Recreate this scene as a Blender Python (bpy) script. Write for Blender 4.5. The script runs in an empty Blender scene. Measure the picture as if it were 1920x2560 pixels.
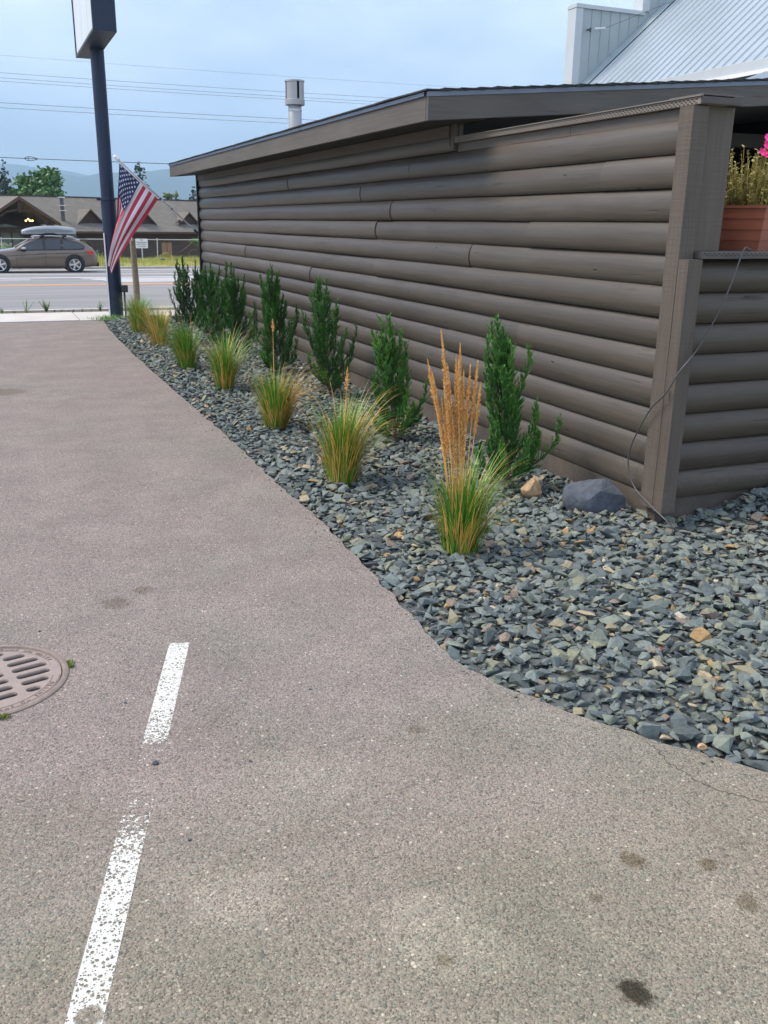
import bpy, bmesh, math, random
import numpy as np
from mathutils import Vector, Matrix, Euler

random.seed(11)
RNG = np.random.default_rng(11)
scene = bpy.context.scene
COL = scene.collection

# ------------------------------------------------------------------ camera
cam_data = bpy.data.cameras.new('camera')
cam_data.sensor_fit = 'VERTICAL'
cam_data.sensor_height = 36.0
cam_data.lens = 32.03
cam_data.clip_start = 0.05
cam_data.clip_end = 30000.0
cam = bpy.data.objects.new('camera', cam_data)
COL.objects.link(cam)
EYE = 1.66
PITCH, ROLL, YAW = math.radians(17.537), math.radians(0.771), math.radians(23.153)
_f = Vector((math.sin(YAW)*math.cos(PITCH), math.cos(YAW)*math.cos(PITCH), -math.sin(PITCH)))
_r = Vector((math.cos(YAW), -math.sin(YAW), 0))
_u = _r.cross(_f)
_r2 = _r*math.cos(ROLL) + _u*math.sin(ROLL)
_u2 = -_r*math.sin(ROLL) + _u*math.cos(ROLL)
cam.matrix_world = Matrix(((_r2.x, _u2.x, -_f.x, 0), (_r2.y, _u2.y, -_f.y, 0), (_r2.z, _u2.z, -_f.z, EYE), (0, 0, 0, 1)))
scene.camera = cam

# ------------------------------------------------------------------ sky, sun, exposure
SUN_DIR = Vector((-0.56, 0.30, 0.77)).normalized()      # towards the sun
SUN_EL = math.asin(SUN_DIR.z)
SUN_AZ = math.atan2(SUN_DIR.x, SUN_DIR.y)
world = bpy.data.worlds.new('World')
scene.world = world
world.use_nodes = True
wn, wl = world.node_tree.nodes, world.node_tree.links
wn.clear()
sky = wn.new('ShaderNodeTexSky')
sky.sky_type = 'NISHITA'
sky.sun_disc = False
sky.sun_elevation = SUN_EL
sky.sun_rotation = SUN_AZ
sky.altitude = 900
sky.air_density = 1.0
sky.dust_density = 1.2
sky.ozone_density = 2.0
tc = wn.new('ShaderNodeTexCoord')
mp = wn.new('ShaderNodeMapping'); mp.inputs['Scale'].default_value = (1.6, 1.6, 4.5)
veil = wn.new('ShaderNodeTexNoise'); veil.inputs['Scale'].default_value = 1.9
veil.inputs['Detail'].default_value = 9; veil.inputs['Roughness'].default_value = 0.62
vr = wn.new('ShaderNodeMapRange'); vr.inputs['From Min'].default_value = 0.33; vr.inputs['From Max'].default_value = 0.72
vr.inputs['To Min'].default_value = 0.34; vr.inputs['To Max'].default_value = 0.90
mixs = wn.new('ShaderNodeMixRGB'); mixs.inputs['Color2'].default_value = (8.5, 9.6, 12.0, 1)
bg = wn.new('ShaderNodeBackground'); bg.inputs['Strength'].default_value = 0.098
wo = wn.new('ShaderNodeOutputWorld')
wl.new(tc.outputs['Generated'], mp.inputs['Vector']); wl.new(mp.outputs['Vector'], veil.inputs['Vector'])
wl.new(veil.outputs['Fac'], vr.inputs['Value']); wl.new(vr.outputs['Result'], mixs.inputs['Fac'])
wl.new(sky.outputs['Color'], mixs.inputs['Color1']); wl.new(mixs.outputs['Color'], bg.inputs['Color'])
wl.new(bg.outputs['Background'], wo.inputs['Surface'])

sun_data = bpy.data.lights.new('sun', 'SUN')
sun_data.energy = 3.0
sun_data.angle = math.radians(26)
sun_data.color = (1.0, 0.89, 0.77)
sun = bpy.data.objects.new('sun', sun_data)
COL.objects.link(sun)
sun.rotation_euler = SUN_DIR.to_track_quat('Z', 'Y').to_euler()

vs = scene.view_settings
vs.view_transform = 'Standard'
try: vs.look = 'None'
except Exception: pass
vs.exposure = 0.72
vs.gamma = 1.0
vs.use_curve_mapping = False
scene.cycles.use_denoising = True
scene.cycles.max_bounces = 4
scene.cycles.diffuse_bounces = 3
scene.cycles.glossy_bounces = 2
scene.cycles.transparent_max_bounces = 12

# ------------------------------------------------------------------ materials
MATS = {}
class NT:
    """tiny node helper"""
    def __init__(s, name):
        s.m = bpy.data.materials.new(name); s.m.use_nodes = True
        s.n, s.l = s.m.node_tree.nodes, s.m.node_tree.links
        s.b = s.n['Principled BSDF']; MATS[name] = s.m
    def new(s, t, **kw):
        x = s.n.new(t)
        for k, v in kw.items():
            if k in x.inputs: x.inputs[k].default_value = v
            else: setattr(x, k, v)
        return x
    def link(s, a, b): s.l.new(a, b)
    def pos(s, scale=(1, 1, 1), obj=False):
        if obj: o = s.new('ShaderNodeTexCoord').outputs['Object']
        else: o = s.new('ShaderNodeNewGeometry').outputs['Position']
        m = s.new('ShaderNodeMapping'); m.inputs['Scale'].default_value = scale
        s.link(o, m.inputs['Vector']); return m.outputs['Vector']
    def noise(s, vec, scale, detail=4, rough=0.55, dist=0):
        x = s.new('ShaderNodeTexNoise', Scale=scale, Detail=detail, Roughness=rough, Distortion=dist)
        if vec is not None: s.link(vec, x.inputs['Vector'])
        return x.outputs['Fac']
    def ramp(s, fac, stops, interp='LINEAR'):
        x = s.new('ShaderNodeValToRGB'); x.color_ramp.interpolation = interp
        el = x.color_ramp.elements
        while len(el) < len(stops): el.new(0.5)
        for e, (p, c) in zip(el, stops):
            e.position = p; e.color = (*c, 1) if len(c) == 3 else c
        s.link(fac, x.inputs['Fac']); return x.outputs['Color']
    def mix(s, fac, a, b, mode='MIX'):
        x = s.new('ShaderNodeMixRGB', blend_type=mode)
        for sock, v in (('Fac', fac), ('Color1', a), ('Color2', b)):
            if isinstance(v, bpy.types.NodeSocket): s.link(v, x.inputs[sock])
            elif isinstance(v, (int, float)): x.inputs[sock].default_value = v if sock == 'Fac' else (v, v, v, 1)
            else: x.inputs[sock].default_value = (*v, 1)
        return x.outputs['Color']
    def math(s, op, a, b=None, c=None):
        x = s.new('ShaderNodeMath', operation=op)
        for i, v in enumerate((a, b, c)):
            if v is None: continue
            if isinstance(v, bpy.types.NodeSocket): s.link(v, x.inputs[i])
            else: x.inputs[i].default_value = v
        return x.outputs[0]
    def mapr(s, v, a, b, c=0., d=1., smooth=False):
        x = s.new('ShaderNodeMapRange', interpolation_type='SMOOTHSTEP' if smooth else 'LINEAR')
        s.link(v, x.inputs['Value'])
        for k, q in zip(('From Min', 'From Max', 'To Min', 'To Max'), (a, b, c, d)): x.inputs[k].default_value = q
        return x.outputs['Result']
    def bump(s, h, strength=0.3, dist=0.01):
        x = s.new('ShaderNodeBump', Strength=strength, Distance=dist)
        s.link(h, x.inputs['Height']); s.link(x.outputs['Normal'], s.b.inputs['Normal'])
    def col(s, c):
        if isinstance(c, bpy.types.NodeSocket): s.link(c, s.b.inputs['Base Color'])
        else: s.b.inputs['Base Color'].default_value = (*c, 1)
    def set(s, rough=None, metal=None, spec=None):
        if rough is not None: s.b.inputs['Roughness'].default_value = rough
        if metal is not None: s.b.inputs['Metallic'].default_value = metal
        if spec is not None: s.b.inputs['Specular IOR Level'].default_value = spec

def plain(name, c, rough=0.6, metal=0.0, var=0.18, scale=3.0, bump=0.0, bscale=40, spec=None, obj=False):
    t = NT(name)
    v = t.pos(obj=obj)
    n = t.noise(v, scale, 6, 0.6)
    lo = tuple(x*(1-var) for x in c); hi = tuple(min(1, x*(1+var)) for x in c)
    t.col(t.ramp(n, [(0.25, lo), (0.75, hi)]))
    t.set(rough, metal, spec)
    if bump: t.bump(t.noise(v, bscale, 5, 0.6), bump, 0.01)
    return t.m

def attr_mat(name, stops, rough=0.6, interp='LINEAR', var=0.25, nscale=30, bump=0.0, trans=None, obj_random=False, spec=None):
    """colour picked along a ramp by a per-piece value"""
    t = NT(name)
    if obj_random: f = t.new('ShaderNodeObjectInfo').outputs['Random']
    else:
        a = t.new('ShaderNodeAttribute'); a.attribute_name = 'rnd'; f = a.outputs['Fac']
    c = t.ramp(f, stops, interp)
    v = t.pos()
    n = t.noise(v, nscale, 5, 0.65)
    c = t.mix(1.0, c, t.ramp(n, [(0.25, (1-var,)*3), (0.75, (1+var,)*3)]), 'MULTIPLY')
    t.col(c); t.set(rough, spec=spec)
    if trans: t.b.inputs['Subsurface Weight'].default_value = 0.0
    if bump: t.bump(n, bump, 0.01)
    return t.m

def wood_mat(name, c, axis='y', grain=1.0, rough=0.5, saw=False):
    """painted boards: stretched grain, small knots and dings"""
    t = NT(name)
    s = {'y': (22, 0.9, 22), 'x': (0.9, 22, 22), 'z': (22, 22, 0.9)}[axis]
    v = t.pos(s); w = t.pos()
    n = t.noise(v, 1.6, 7, 0.65, 0.6)
    big = t.noise(w, 1.1, 4, 0.6)
    base = t.ramp(n, [(0.25, tuple(x*0.70 for x in c)), (0.55, c), (0.85, tuple(x*1.22 for x in c))])
    base = t.mix(1.0, base, t.ramp(big, [(0.3, (0.88, 0.87, 0.86)), (0.7, (1.10, 1.10, 1.09))]), 'MULTIPLY')
    vo = t.new('ShaderNodeTexVoronoi', Scale=1.0, Randomness=1.0)
    kv = t.pos({'y': (0, 3.4, 11), 'x': (3.4, 0, 11), 'z': (9, 9, 2.6)}[axis]); t.link(kv, vo.inputs['Vector'])
    kn = t.mapr(vo.outputs['Distance'], 0.055, 0.10, 1, 0, True)
    sc = t.new('ShaderNodeSeparateColor'); t.link(vo.outputs['Color'], sc.inputs[0])
    kk = t.math('MULTIPLY', kn, t.math('GREATER_THAN', sc.outputs[0], 0.42))
    base = t.mix(t.math('MULTIPLY', kk, 0.75), base, tuple(x*0.32 for x in c))
    rv = t.new('ShaderNodeObjectInfo').outputs['Random']
    base = t.mix(1.0, base, t.ramp(rv, [(0.0, (0.86, 0.86, 0.87)), (0.5, (1.0, 0.99, 0.98)), (1.0, (1.13, 1.12, 1.10))]), 'MULTIPLY')
    cr = t.noise({'y': t.pos((60, 1.6, 60)), 'x': t.pos((1.6, 60, 60)), 'z': t.pos((60, 60, 1.6))}[axis], 1.0, 4, 0.7, 0.4)
    ck = t.math('MULTIPLY', t.mapr(cr, 0.60, 0.66, 0, 1), t.mapr(t.noise(w, 2.6, 3), 0.48, 0.62, 0, 1))          # drying checks
    base = t.mix(t.math('MULTIPLY', ck, 0.8), base, tuple(x*0.35 for x in c))
    kk = t.math('ADD', kk, t.math('MULTIPLY', ck, 0.7))
    sz = t.new('ShaderNodeSeparateXYZ'); t.link(w, sz.inputs[0])
    dust = t.math('MULTIPLY', t.mapr(t.math('ADD', sz.outputs[2], t.math('MULTIPLY', t.noise(w, 5, 5, 0.7), 0.5)), 0.25, 0.75, 0.30, 0, True), t.mapr(t.noise(w, 38, 4, 0.7), 0.4, 0.62, 0.2, 1))
    base = t.mix(dust, base, (0.19, 0.165, 0.135))                       # splashed dust near the ground
    t.col(base); t.set(rough)
    h = t.math('ADD', t.math('MULTIPLY', n, 0.5*grain), t.math('MULTIPLY', kk, -0.8))
    if saw:
        rot = t.new('ShaderNodeMapping'); rot.inputs['Rotation'].default_value = (0.5, 0.45, 0); rot.inputs['Scale'].default_value = (5, 5, 75)
        t.link(w, rot.inputs['Vector']); sw_n = t.noise(rot.outputs['Vector'], 1.0, 3, 0.5, 0.3)
        h = t.math('ADD', h, t.math('MULTIPLY', sw_n, 0.55))
    t.bump(h, 0.55, 0.006)
    return t.m

BROWN = (0.082, 0.068, 0.053)
wood_mat('log_paint', BROWN, 'y', 1.0, 0.42)
wood_mat('log_paint_front_shaded', (0.064, 0.051, 0.036), 'x', 1.0, 0.5)  # same log paint, darkened and warmed to put the front wall's shade into colour
wood_mat('post_paint', (0.098, 0.080, 0.063), 'z', 0.8, 0.65, saw=True)
wood_mat('trim_paint', (0.104, 0.089, 0.073), 'y', 1.3, 0.55)
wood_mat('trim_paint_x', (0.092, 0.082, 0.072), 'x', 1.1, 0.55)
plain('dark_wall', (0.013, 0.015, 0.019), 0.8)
plain('skirt_concrete', (0.088, 0.073, 0.058), 0.9, var=0.3, scale=7, bump=0.5, bscale=45)
plain('cap_metal', (0.20, 0.172, 0.14), 0.55, var=0.12)
plain('hole_black', (0.012, 0.012, 0.012), 0.9)
plain('navy_paint', (0.004, 0.017, 0.046), 0.5, var=0.3, scale=2)
plain('sign_edge', (0.035, 0.045, 0.06), 0.5)
plain('galvanized', (0.55, 0.56, 0.57), 0.38, 0.75, var=0.12, scale=6)
plain('flue_metal', (0.40, 0.40, 0.39), 0.45, 0.4, var=0.1, scale=5)
plain('steel_dark', (0.08, 0.085, 0.09), 0.5, 0.5)
plain('metal_roof', (0.40, 0.455, 0.485), 0.34, 0.35, var=0.07, scale=1.2)
plain('metal_rib', (0.39, 0.445, 0.475), 0.34, 0.35, var=0.06, scale=1.2)
plain('parapet_panel', (0.36, 0.42, 0.43), 0.5, 0.1, var=0.06)
plain('parapet_trim', (0.50, 0.54, 0.56), 0.5, 0.1, var=0.05)
plain('concrete', (0.50, 0.47, 0.43), 0.9, var=0.12, scale=2.5, bump=0.25, bscale=80)
plain('kerb_concrete', (0.42, 0.40, 0.37), 0.9, var=0.2, scale=2.5)
plain('dirt', (0.10, 0.085, 0.06), 1.0, var=0.4, scale=8, bump=0.5)
plain('bed_soil', (0.085, 0.095, 0.094), 1.0, var=0.4, scale=20, bump=0.6)
plain('weathered_post', (0.23, 0.19, 0.13), 0.9, var=0.35, scale=18, bump=0.4)
plain('white_metal', (0.8, 0.8, 0.8), 0.5, var=0.04)
plain('letter_black', (0.03, 0.03, 0.03), 0.7)
plain('shingle', (0.035, 0.037, 0.042), 0.95, var=0.5, scale=30, bump=0.6, bscale=120)
plain('drip_edge', (0.13, 0.15, 0.19), 0.35, 0.5)
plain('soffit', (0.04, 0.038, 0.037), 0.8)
plain('terracotta', (0.30, 0.095, 0.05), 0.6, var=0.15, scale=8, bump=0.15)
plain('cable_rubber', (0.07, 0.07, 0.072), 0.45)
plain('cast_iron', (0.285, 0.225, 0.195), 0.6, 0.0, var=0.15, scale=14, bump=0.35, bscale=160)
plain('cast_rim', (0.255, 0.20, 0.165), 0.7, 0.0, var=0.22, scale=22, bump=0.5, bscale=160)
plain('pit', (0.02, 0.018, 0.02), 0.9)
plain('boulder', (0.080, 0.095, 0.114), 0.85, var=0.38, scale=22, bump=0.9, bscale=48)
plain('tan_rock', (0.44, 0.29, 0.16), 0.9, var=0.4, scale=35, bump=0.6, bscale=60)
plain('bark', (0.11, 0.075, 0.05), 0.95, var=0.35, scale=30, bump=0.5)
plain('flag_red', (0.56, 0.035, 0.07), 0.8, var=0.08)
plain('flag_white', (0.74, 0.72, 0.73), 0.8, var=0.05)
plain('flag_blue', (0.022, 0.035, 0.11), 0.8, var=0.1)
plain('road_white', (0.72, 0.72, 0.72), 0.8, var=0.12, scale=5)
plain('road_yellow', (0.72, 0.38, 0.19), 0.8, var=0.12, scale=5)
plain('wire', (0.05, 0.055, 0.07), 0.6)
plain('haze_hill', (0.045, 0.075, 0.05), 1.0, var=0.3, scale=0.002)
plain('far_ground', (0.30, 0.29, 0.09), 1.0, var=0.3, scale=0.1)
plain('verge_soil', (0.25, 0.24, 0.09), 1.0, var=0.3, scale=1.5)
plain('lodge_wall', (0.045, 0.022, 0.018), 0.85, var=0.25, scale=2)
plain('lodge_trim', (0.075, 0.045, 0.035), 0.8)
plain('lodge_roof', (0.15, 0.135, 0.112), 0.95, var=0.22, scale=1.6)
plain('lodge_door', (0.30, 0.16, 0.08), 0.75)
plain('lodge_glass', (0.10, 0.13, 0.15), 0.12)
plain('stone_tan', (0.30, 0.27, 0.22), 0.95, var=0.35, scale=4)
t = NT('lamp_glow'); t.col((1, .7, .4)); t.b.inputs['Emission Color'].default_value = (1, 0.55, 0.2, 1); t.b.inputs['Emission Strength'].default_value = 4.0
# car
t = NT('car_paint'); t.col((0.165, 0.125, 0.095)); t.set(0.3, 0.5); t.b.inputs['Coat Weight'].default_value = 0.8; t.b.inputs['Coat Roughness'].default_value = 0.06
t = NT('car_glass'); t.col((0.022, 0.028, 0.036)); t.set(0.06, 0.0); t.b.inputs['Coat Weight'].default_value = 0.5
plain('car_black', (0.018, 0.018, 0.02), 0.6)
plain('tyre_rubber', (0.022, 0.022, 0.023), 0.85)
plain('alloy', (0.62, 0.62, 0.63), 0.28, 0.8, var=0.03)
plain('roof_box_grey', (0.31, 0.335, 0.345), 0.35, 0.1, var=0.04)
plain('roof_box_dark', (0.20, 0.22, 0.235), 0.45, 0.1, var=0.04)
t = NT('tail_red'); t.col((0.55, 0.03, 0.035)); t.set(0.12); t.b.inputs['Coat Weight'].default_value = 0.7
t = NT('head_lamp'); t.col((0.75, 0.78, 0.8)); t.set(0.1)
# foliage
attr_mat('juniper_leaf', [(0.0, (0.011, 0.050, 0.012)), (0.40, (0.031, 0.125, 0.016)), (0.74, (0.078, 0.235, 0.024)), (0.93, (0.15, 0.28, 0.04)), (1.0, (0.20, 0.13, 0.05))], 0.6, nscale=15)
attr_mat('grass_blade', [(0.0, (0.025, 0.145, 0.012)), (0.35, (0.075, 0.27, 0.018)), (0.6, (0.22, 0.38, 0.035)), (0.76, (0.70, 0.46, 0.09)), (0.9, (0.74, 0.43, 0.11)), (1.0, (0.50, 0.18, 0.05))], 0.5, nscale=20, var=0.2)
attr_mat('plume_straw', [(0.0, (0.72, 0.36, 0.09)), (0.6, (0.88, 0.52, 0.17)), (1.0, (0.90, 0.66, 0.30))], 0.8, nscale=60, var=0.2)
attr_mat('broad_leaf', [(0.0, (0.05, 0.12, 0.03)), (0.6, (0.085, 0.20, 0.05)), (1.0, (0.22, 0.30, 0.16))], 0.55, nscale=0.8)
attr_mat('pale_leaf', [(0.0, (0.14, 0.20, 0.10)), (1.0, (0.30, 0.36, 0.22))], 0.6, nscale=0.8)
attr_mat('conifer_leaf', [(0.0, (0.015, 0.035, 0.03)), (1.0, (0.03, 0.07, 0.05))], 0.7, nscale=0.8)
attr_mat('vine_leaf', [(0.0, (0.04, 0.13, 0.02)), (1.0, (0.12, 0.30, 0.05))], 0.6, nscale=1)
attr_mat('verge_blade', [(0.0, (0.20, 0.26, 0.05)), (0.45, (0.44, 0.44, 0.10)), (0.8, (0.58, 0.50, 0.17)), (1.0, (0.50, 0.34, 0.14))], 0.8, nscale=0.6)
attr_mat('weed_leaf', [(0.0, (0.10, 0.22, 0.06)), (1.0, (0.22, 0.36, 0.12))], 0.6)
attr_mat('moss', [(0.0, (0.10, 0.14, 0.03)), (0.7, (0.22, 0.27, 0.06)), (1.0, (0.35, 0.27, 0.10))], 0.9)
attr_mat('dry_leaf', [(0.0, (0.22, 0.20, 0.05)), (0.5, (0.36, 0.31, 0.09)), (0.85, (0.45, 0.36, 0.15)), (1.0, (0.22, 0.26, 0.17))], 0.75, nscale=40)
plain('petal', (0.85, 0.06, 0.30), 0.6, var=0.12, scale=20)
SLATE = [(0.0, (0.080, 0.096, 0.093)), (0.13, (0.122, 0.146, 0.138)), (0.28, (0.175, 0.200, 0.182)), (0.40, (0.101, 0.122, 0.121)),
         (0.54, (0.149, 0.176, 0.166)), (0.66, (0.187, 0.210, 0.173)), (0.76, (0.154, 0.176, 0.140)), (0.85, (0.211, 0.215, 0.147)),
         (0.915, (0.242, 0.218, 0.140)), (0.945, (0.206, 0.165, 0.130)), (0.965, (0.350, 0.225, 0.102)), (0.98, (0.371, 0.310, 0.205)), (0.995, (0.464, 0.420, 0.344))]
attr_mat('slate', SLATE, 0.82, 'CONSTANT', 0.32, 45, bump=0.25, spec=0.3)
attr_mat('slate_single', SLATE, 0.82, 'CONSTANT', 0.32, 45, bump=0.25, obj_random=True, spec=0.3)

# sign face with a run-down streak
t = NT('sign_face')
v = t.pos((1, 5.5, 0.35)); n = t.noise(v, 2.2, 5, 0.6)
t.col(t.ramp(n, [(0.3, (0.66, 0.70, 0.72)), (0.55, (0.60, 0.64, 0.66)), (0.75, (0.30, 0.33, 0.35))])); t.set(0.4)

# asphalt with exposed aggregate
def asphalt(name, spots):
    t = NT(name)
    v = t.pos()
    warp = t.noise(v, 40, 2)
    vo = t.new('ShaderNodeTexVoronoi', Scale=90.0, Randomness=1.0); t.link(v, vo.inputs['Vector'])
    vf = t.new('ShaderNodeTexVoronoi', Scale=215.0, Randomness=1.0); t.link(v, vf.inputs['Vector'])
    sc = t.new('ShaderNodeSeparateColor'); t.link(vo.outputs['Color'], sc.inputs[0])
    sf = t.new('ShaderNodeSeparateColor'); t.link(vf.outputs['Color'], sf.inputs[0])
    agg = t.ramp(sc.outputs[0], [(0.0, (0.137, 0.131, 0.123)), (0.10, (0.214, 0.194, 0.177)), (0.28, (0.186, 0.186, 0.168)), (0.42, (0.253, 0.225, 0.201)),
                                 (0.58, (0.258, 0.204, 0.188)), (0.72, (0.187, 0.203, 0.186)), (0.80, (0.279, 0.246, 0.202)), (0.89, (0.310, 0.278, 0.249)), (0.968, (0.449, 0.408, 0.358))], 'CONSTANT')
    fine = t.ramp(sf.outputs[0], [(0.0, (0.110, 0.103, 0.092)), (0.10, (0.177, 0.160, 0.144)), (0.35, (0.220, 0.199, 0.180)), (0.65, (0.255, 0.231, 0.208)), (0.92, (0.326, 0.295, 0.264))], 'CONSTANT')
    stone = t.mapr(t.math('ADD', vo.outputs['Distance'], t.math('MULTIPLY', sc.outputs[1], 0.45)), 0.50, 0.62, 1, 0)
    c = t.mix(stone, fine, agg)
    # large patches: pinkish, olive, pale dusty
    big = t.noise(v, 0.55, 5, 0.6); big2 = t.noise(t.pos((1, 1, 1)), 2.3, 6, 0.65)
    c = t.mix(1.0, c, t.ramp(big, [(0.32, (1.01, 1.01, 0.96)), (0.5, (1.05, 0.985, 0.965)), (0.68, (1.10, 0.98, 0.985))]), 'MULTIPLY')
    c = t.mix(1.0, c, t.ramp(big2, [(0.3, (0.86, 0.86, 0.86)), (0.5, (1.0, 1.0, 1.0)), (0.72, (1.17, 1.16, 1.15))]), 'MULTIPLY')
    sx = t.new('ShaderNodeSeparateXYZ'); t.link(v, sx.inputs[0])
    near = t.mapr(t.math('ADD', sx.outputs[1], t.math('MULTIPLY', big2, 1.6)), 2.2, 3.9, 1, 0, True)     # dusty olive wheel-path area
    c = t.mix(near, c, t.mix(1.0, c, (0.975, 1.02, 0.88), 'MULTIPLY'))
    edge = t.noise(v, 26, 6, 0.75)
    for (x, y, r, k, colr) in spots:
        dx = t.math('SUBTRACT', sx.outputs[0], x); dy = t.math('SUBTRACT', sx.outputs[1], y)
        d = t.math('SQRT', t.math('ADD', t.math('MULTIPLY', dx, dx), t.math('MULTIPLY', dy, dy)))
        d = t.math('ADD', d, t.math('MULTIPLY', t.math('SUBTRACT', edge, 0.5), r*2.0))
        f = t.math('MULTIPLY', t.mapr(d, r*0.65, r*1.2, 1, 0, True), k)
        c = t.mix(f, c, t.mix(1.0, c, colr, 'MULTIPLY'))
    t.col(c); t.set(0.93, spec=0.25)
    h = t.math('ADD', t.math('MULTIPLY', t.math('SUBTRACT', 1.0, vo.outputs['Distance']), stone), t.math('MULTIPLY', vf.outputs['Distance'], -0.5))
    t.bump(h, 0.75, 0.005)
    return t.m
DK, BR, PALE = (0.20, 0.185, 0.15), (0.50, 0.45, 0.35), (1.30, 1.31, 1.31)
asphalt('asphalt', [(1.19, 1.287, 0.040, 1.0, DK), (1.469, 1.661, 0.038, 0.85, BR), (1.651, 1.57, 0.026, 0.8, BR), (1.286, 1.575, 0.02, 0.5, BR),
                    (1.644, 1.415, 0.032, 0.7, BR), (0.827, 1.537, 0.022, 0.6, BR), (0.388, 3.996, 0.07, 0.55, BR), (0.529, 4.104, 0.05, 0.5, BR),
                    (0.043, 9.867, 0.22, 0.6, BR), (0.43, 1.93, 0.12, 0.6, PALE), (0.86, 1.64, 0.15, 0.6, PALE), (0.95, 1.50, 0.09, 0.5, PALE), (0.72, 2.35, 0.2, 0.35, PALE), (0.30, 2.05, 0.09, 0.3, PALE), (1.2, 2.5, 0.03, 0.5, BR)])
t = NT('road_asphalt'); v = t.pos()
c = t.ramp(t.noise(t.pos((0.15, 1.4, 1)), 1.2, 5), [(0.3, (0.205, 0.20, 0.20)), (0.7, (0.27, 0.265, 0.26))])
c = t.mix(1.0, c, t.ramp(t.noise(v, 60, 4, 0.7), [(0.3, (0.85,)*3), (0.7, (1.15,)*3)]), 'MULTIPLY'); t.col(c); t.set(0.95, spec=0.2)

# worn white line: paint left on the valleys, worn through in the gaps
t = NT('worn_paint')
v = t.pos(); vo = t.new('ShaderNodeTexVoronoi', Scale=95.0, Randomness=1.0); t.link(v, vo.inputs['Vector'])
vs2 = t.new('ShaderNodeTexVoronoi', Scale=190.0, Randomness=1.0); t.link(v, vs2.inputs['Vector'])
s1 = t.new('ShaderNodeSeparateColor'); t.link(vo.outputs['Color'], s1.inputs[0])
s2 = t.new('ShaderNodeSeparateColor'); t.link(vs2.outputs['Color'], s2.inputs[0])
sx = t.new('ShaderNodeSeparateXYZ'); t.link(v, sx.inputs[0]); Y = sx.outputs[1]
n = t.noise(v, 26, 5, 0.6)
wear = t.new('ShaderNodeFloatCurve')          # how much paint is left along the line
cu = wear.mapping.curves[0]
pts = [(0.0, .62), (0.10, .62), (0.40, .66), (0.455, .58), (0.50, .36), (0.56, .28), (0.62, .20), (0.665, .26), (0.70, .58), (0.9, .72), (0.985, .70), (1.0, .6)]
while len(cu.points) < len(pts): cu.points.new(0.5, 0.5)
for p, q in zip(cu.points, pts): p.location = q
wear.mapping.update(); t.link(t.mapr(Y, 1.2, 3.48), wear.inputs['Value'])
left = wear.outputs[0]
rad = t.mapr(left, 0.15, 0.75, 0.95, 0.36)
keep = t.math('ADD', t.mapr(left, 0.15, 0.78, 0.02, 0.80), t.math('MULTIPLY', t.math('SUBTRACT', n, 0.5), 0.7))
h1 = t.math('MULTIPLY', t.math('GREATER_THAN', s1.outputs[0], keep), t.mapr(t.math('SUBTRACT', vo.outputs['Distance'], rad), -0.05, 0.05, 1, 0))
h2 = t.math('MULTIPLY', t.math('GREATER_THAN', s2.outputs[0], keep), t.mapr(t.math('SUBTRACT', vs2.outputs['Distance'], rad), -0.06, 0.06, 1, 0))
alpha = t.math('SUBTRACT', 1.0, t.math('MAXIMUM', h1, h2))
dx = t.math('SUBTRACT', sx.outputs[0], 0.035); dy = t.math('SUBTRACT', Y, 1.685)
d = t.math('SQRT', t.math('ADD', t.math('MULTIPLY', dx, dx), t.math('MULTIPLY', dy, dy)))
alpha = t.math('MULTIPLY', alpha, t.mapr(t.math('ADD', d, t.math('MULTIPLY', n, 0.02)), 0.034, 0.042, 0, 1))
t.link(alpha, t.b.inputs['Alpha']); t.col(t.ramp(n, [(0.3, (0.52, 0.515, 0.455)), (0.7, (0.62, 0.615, 0.57))])); t.set(0.7)
t.bump(vo.outputs['Distance'], 0.5, 0.003)

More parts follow.
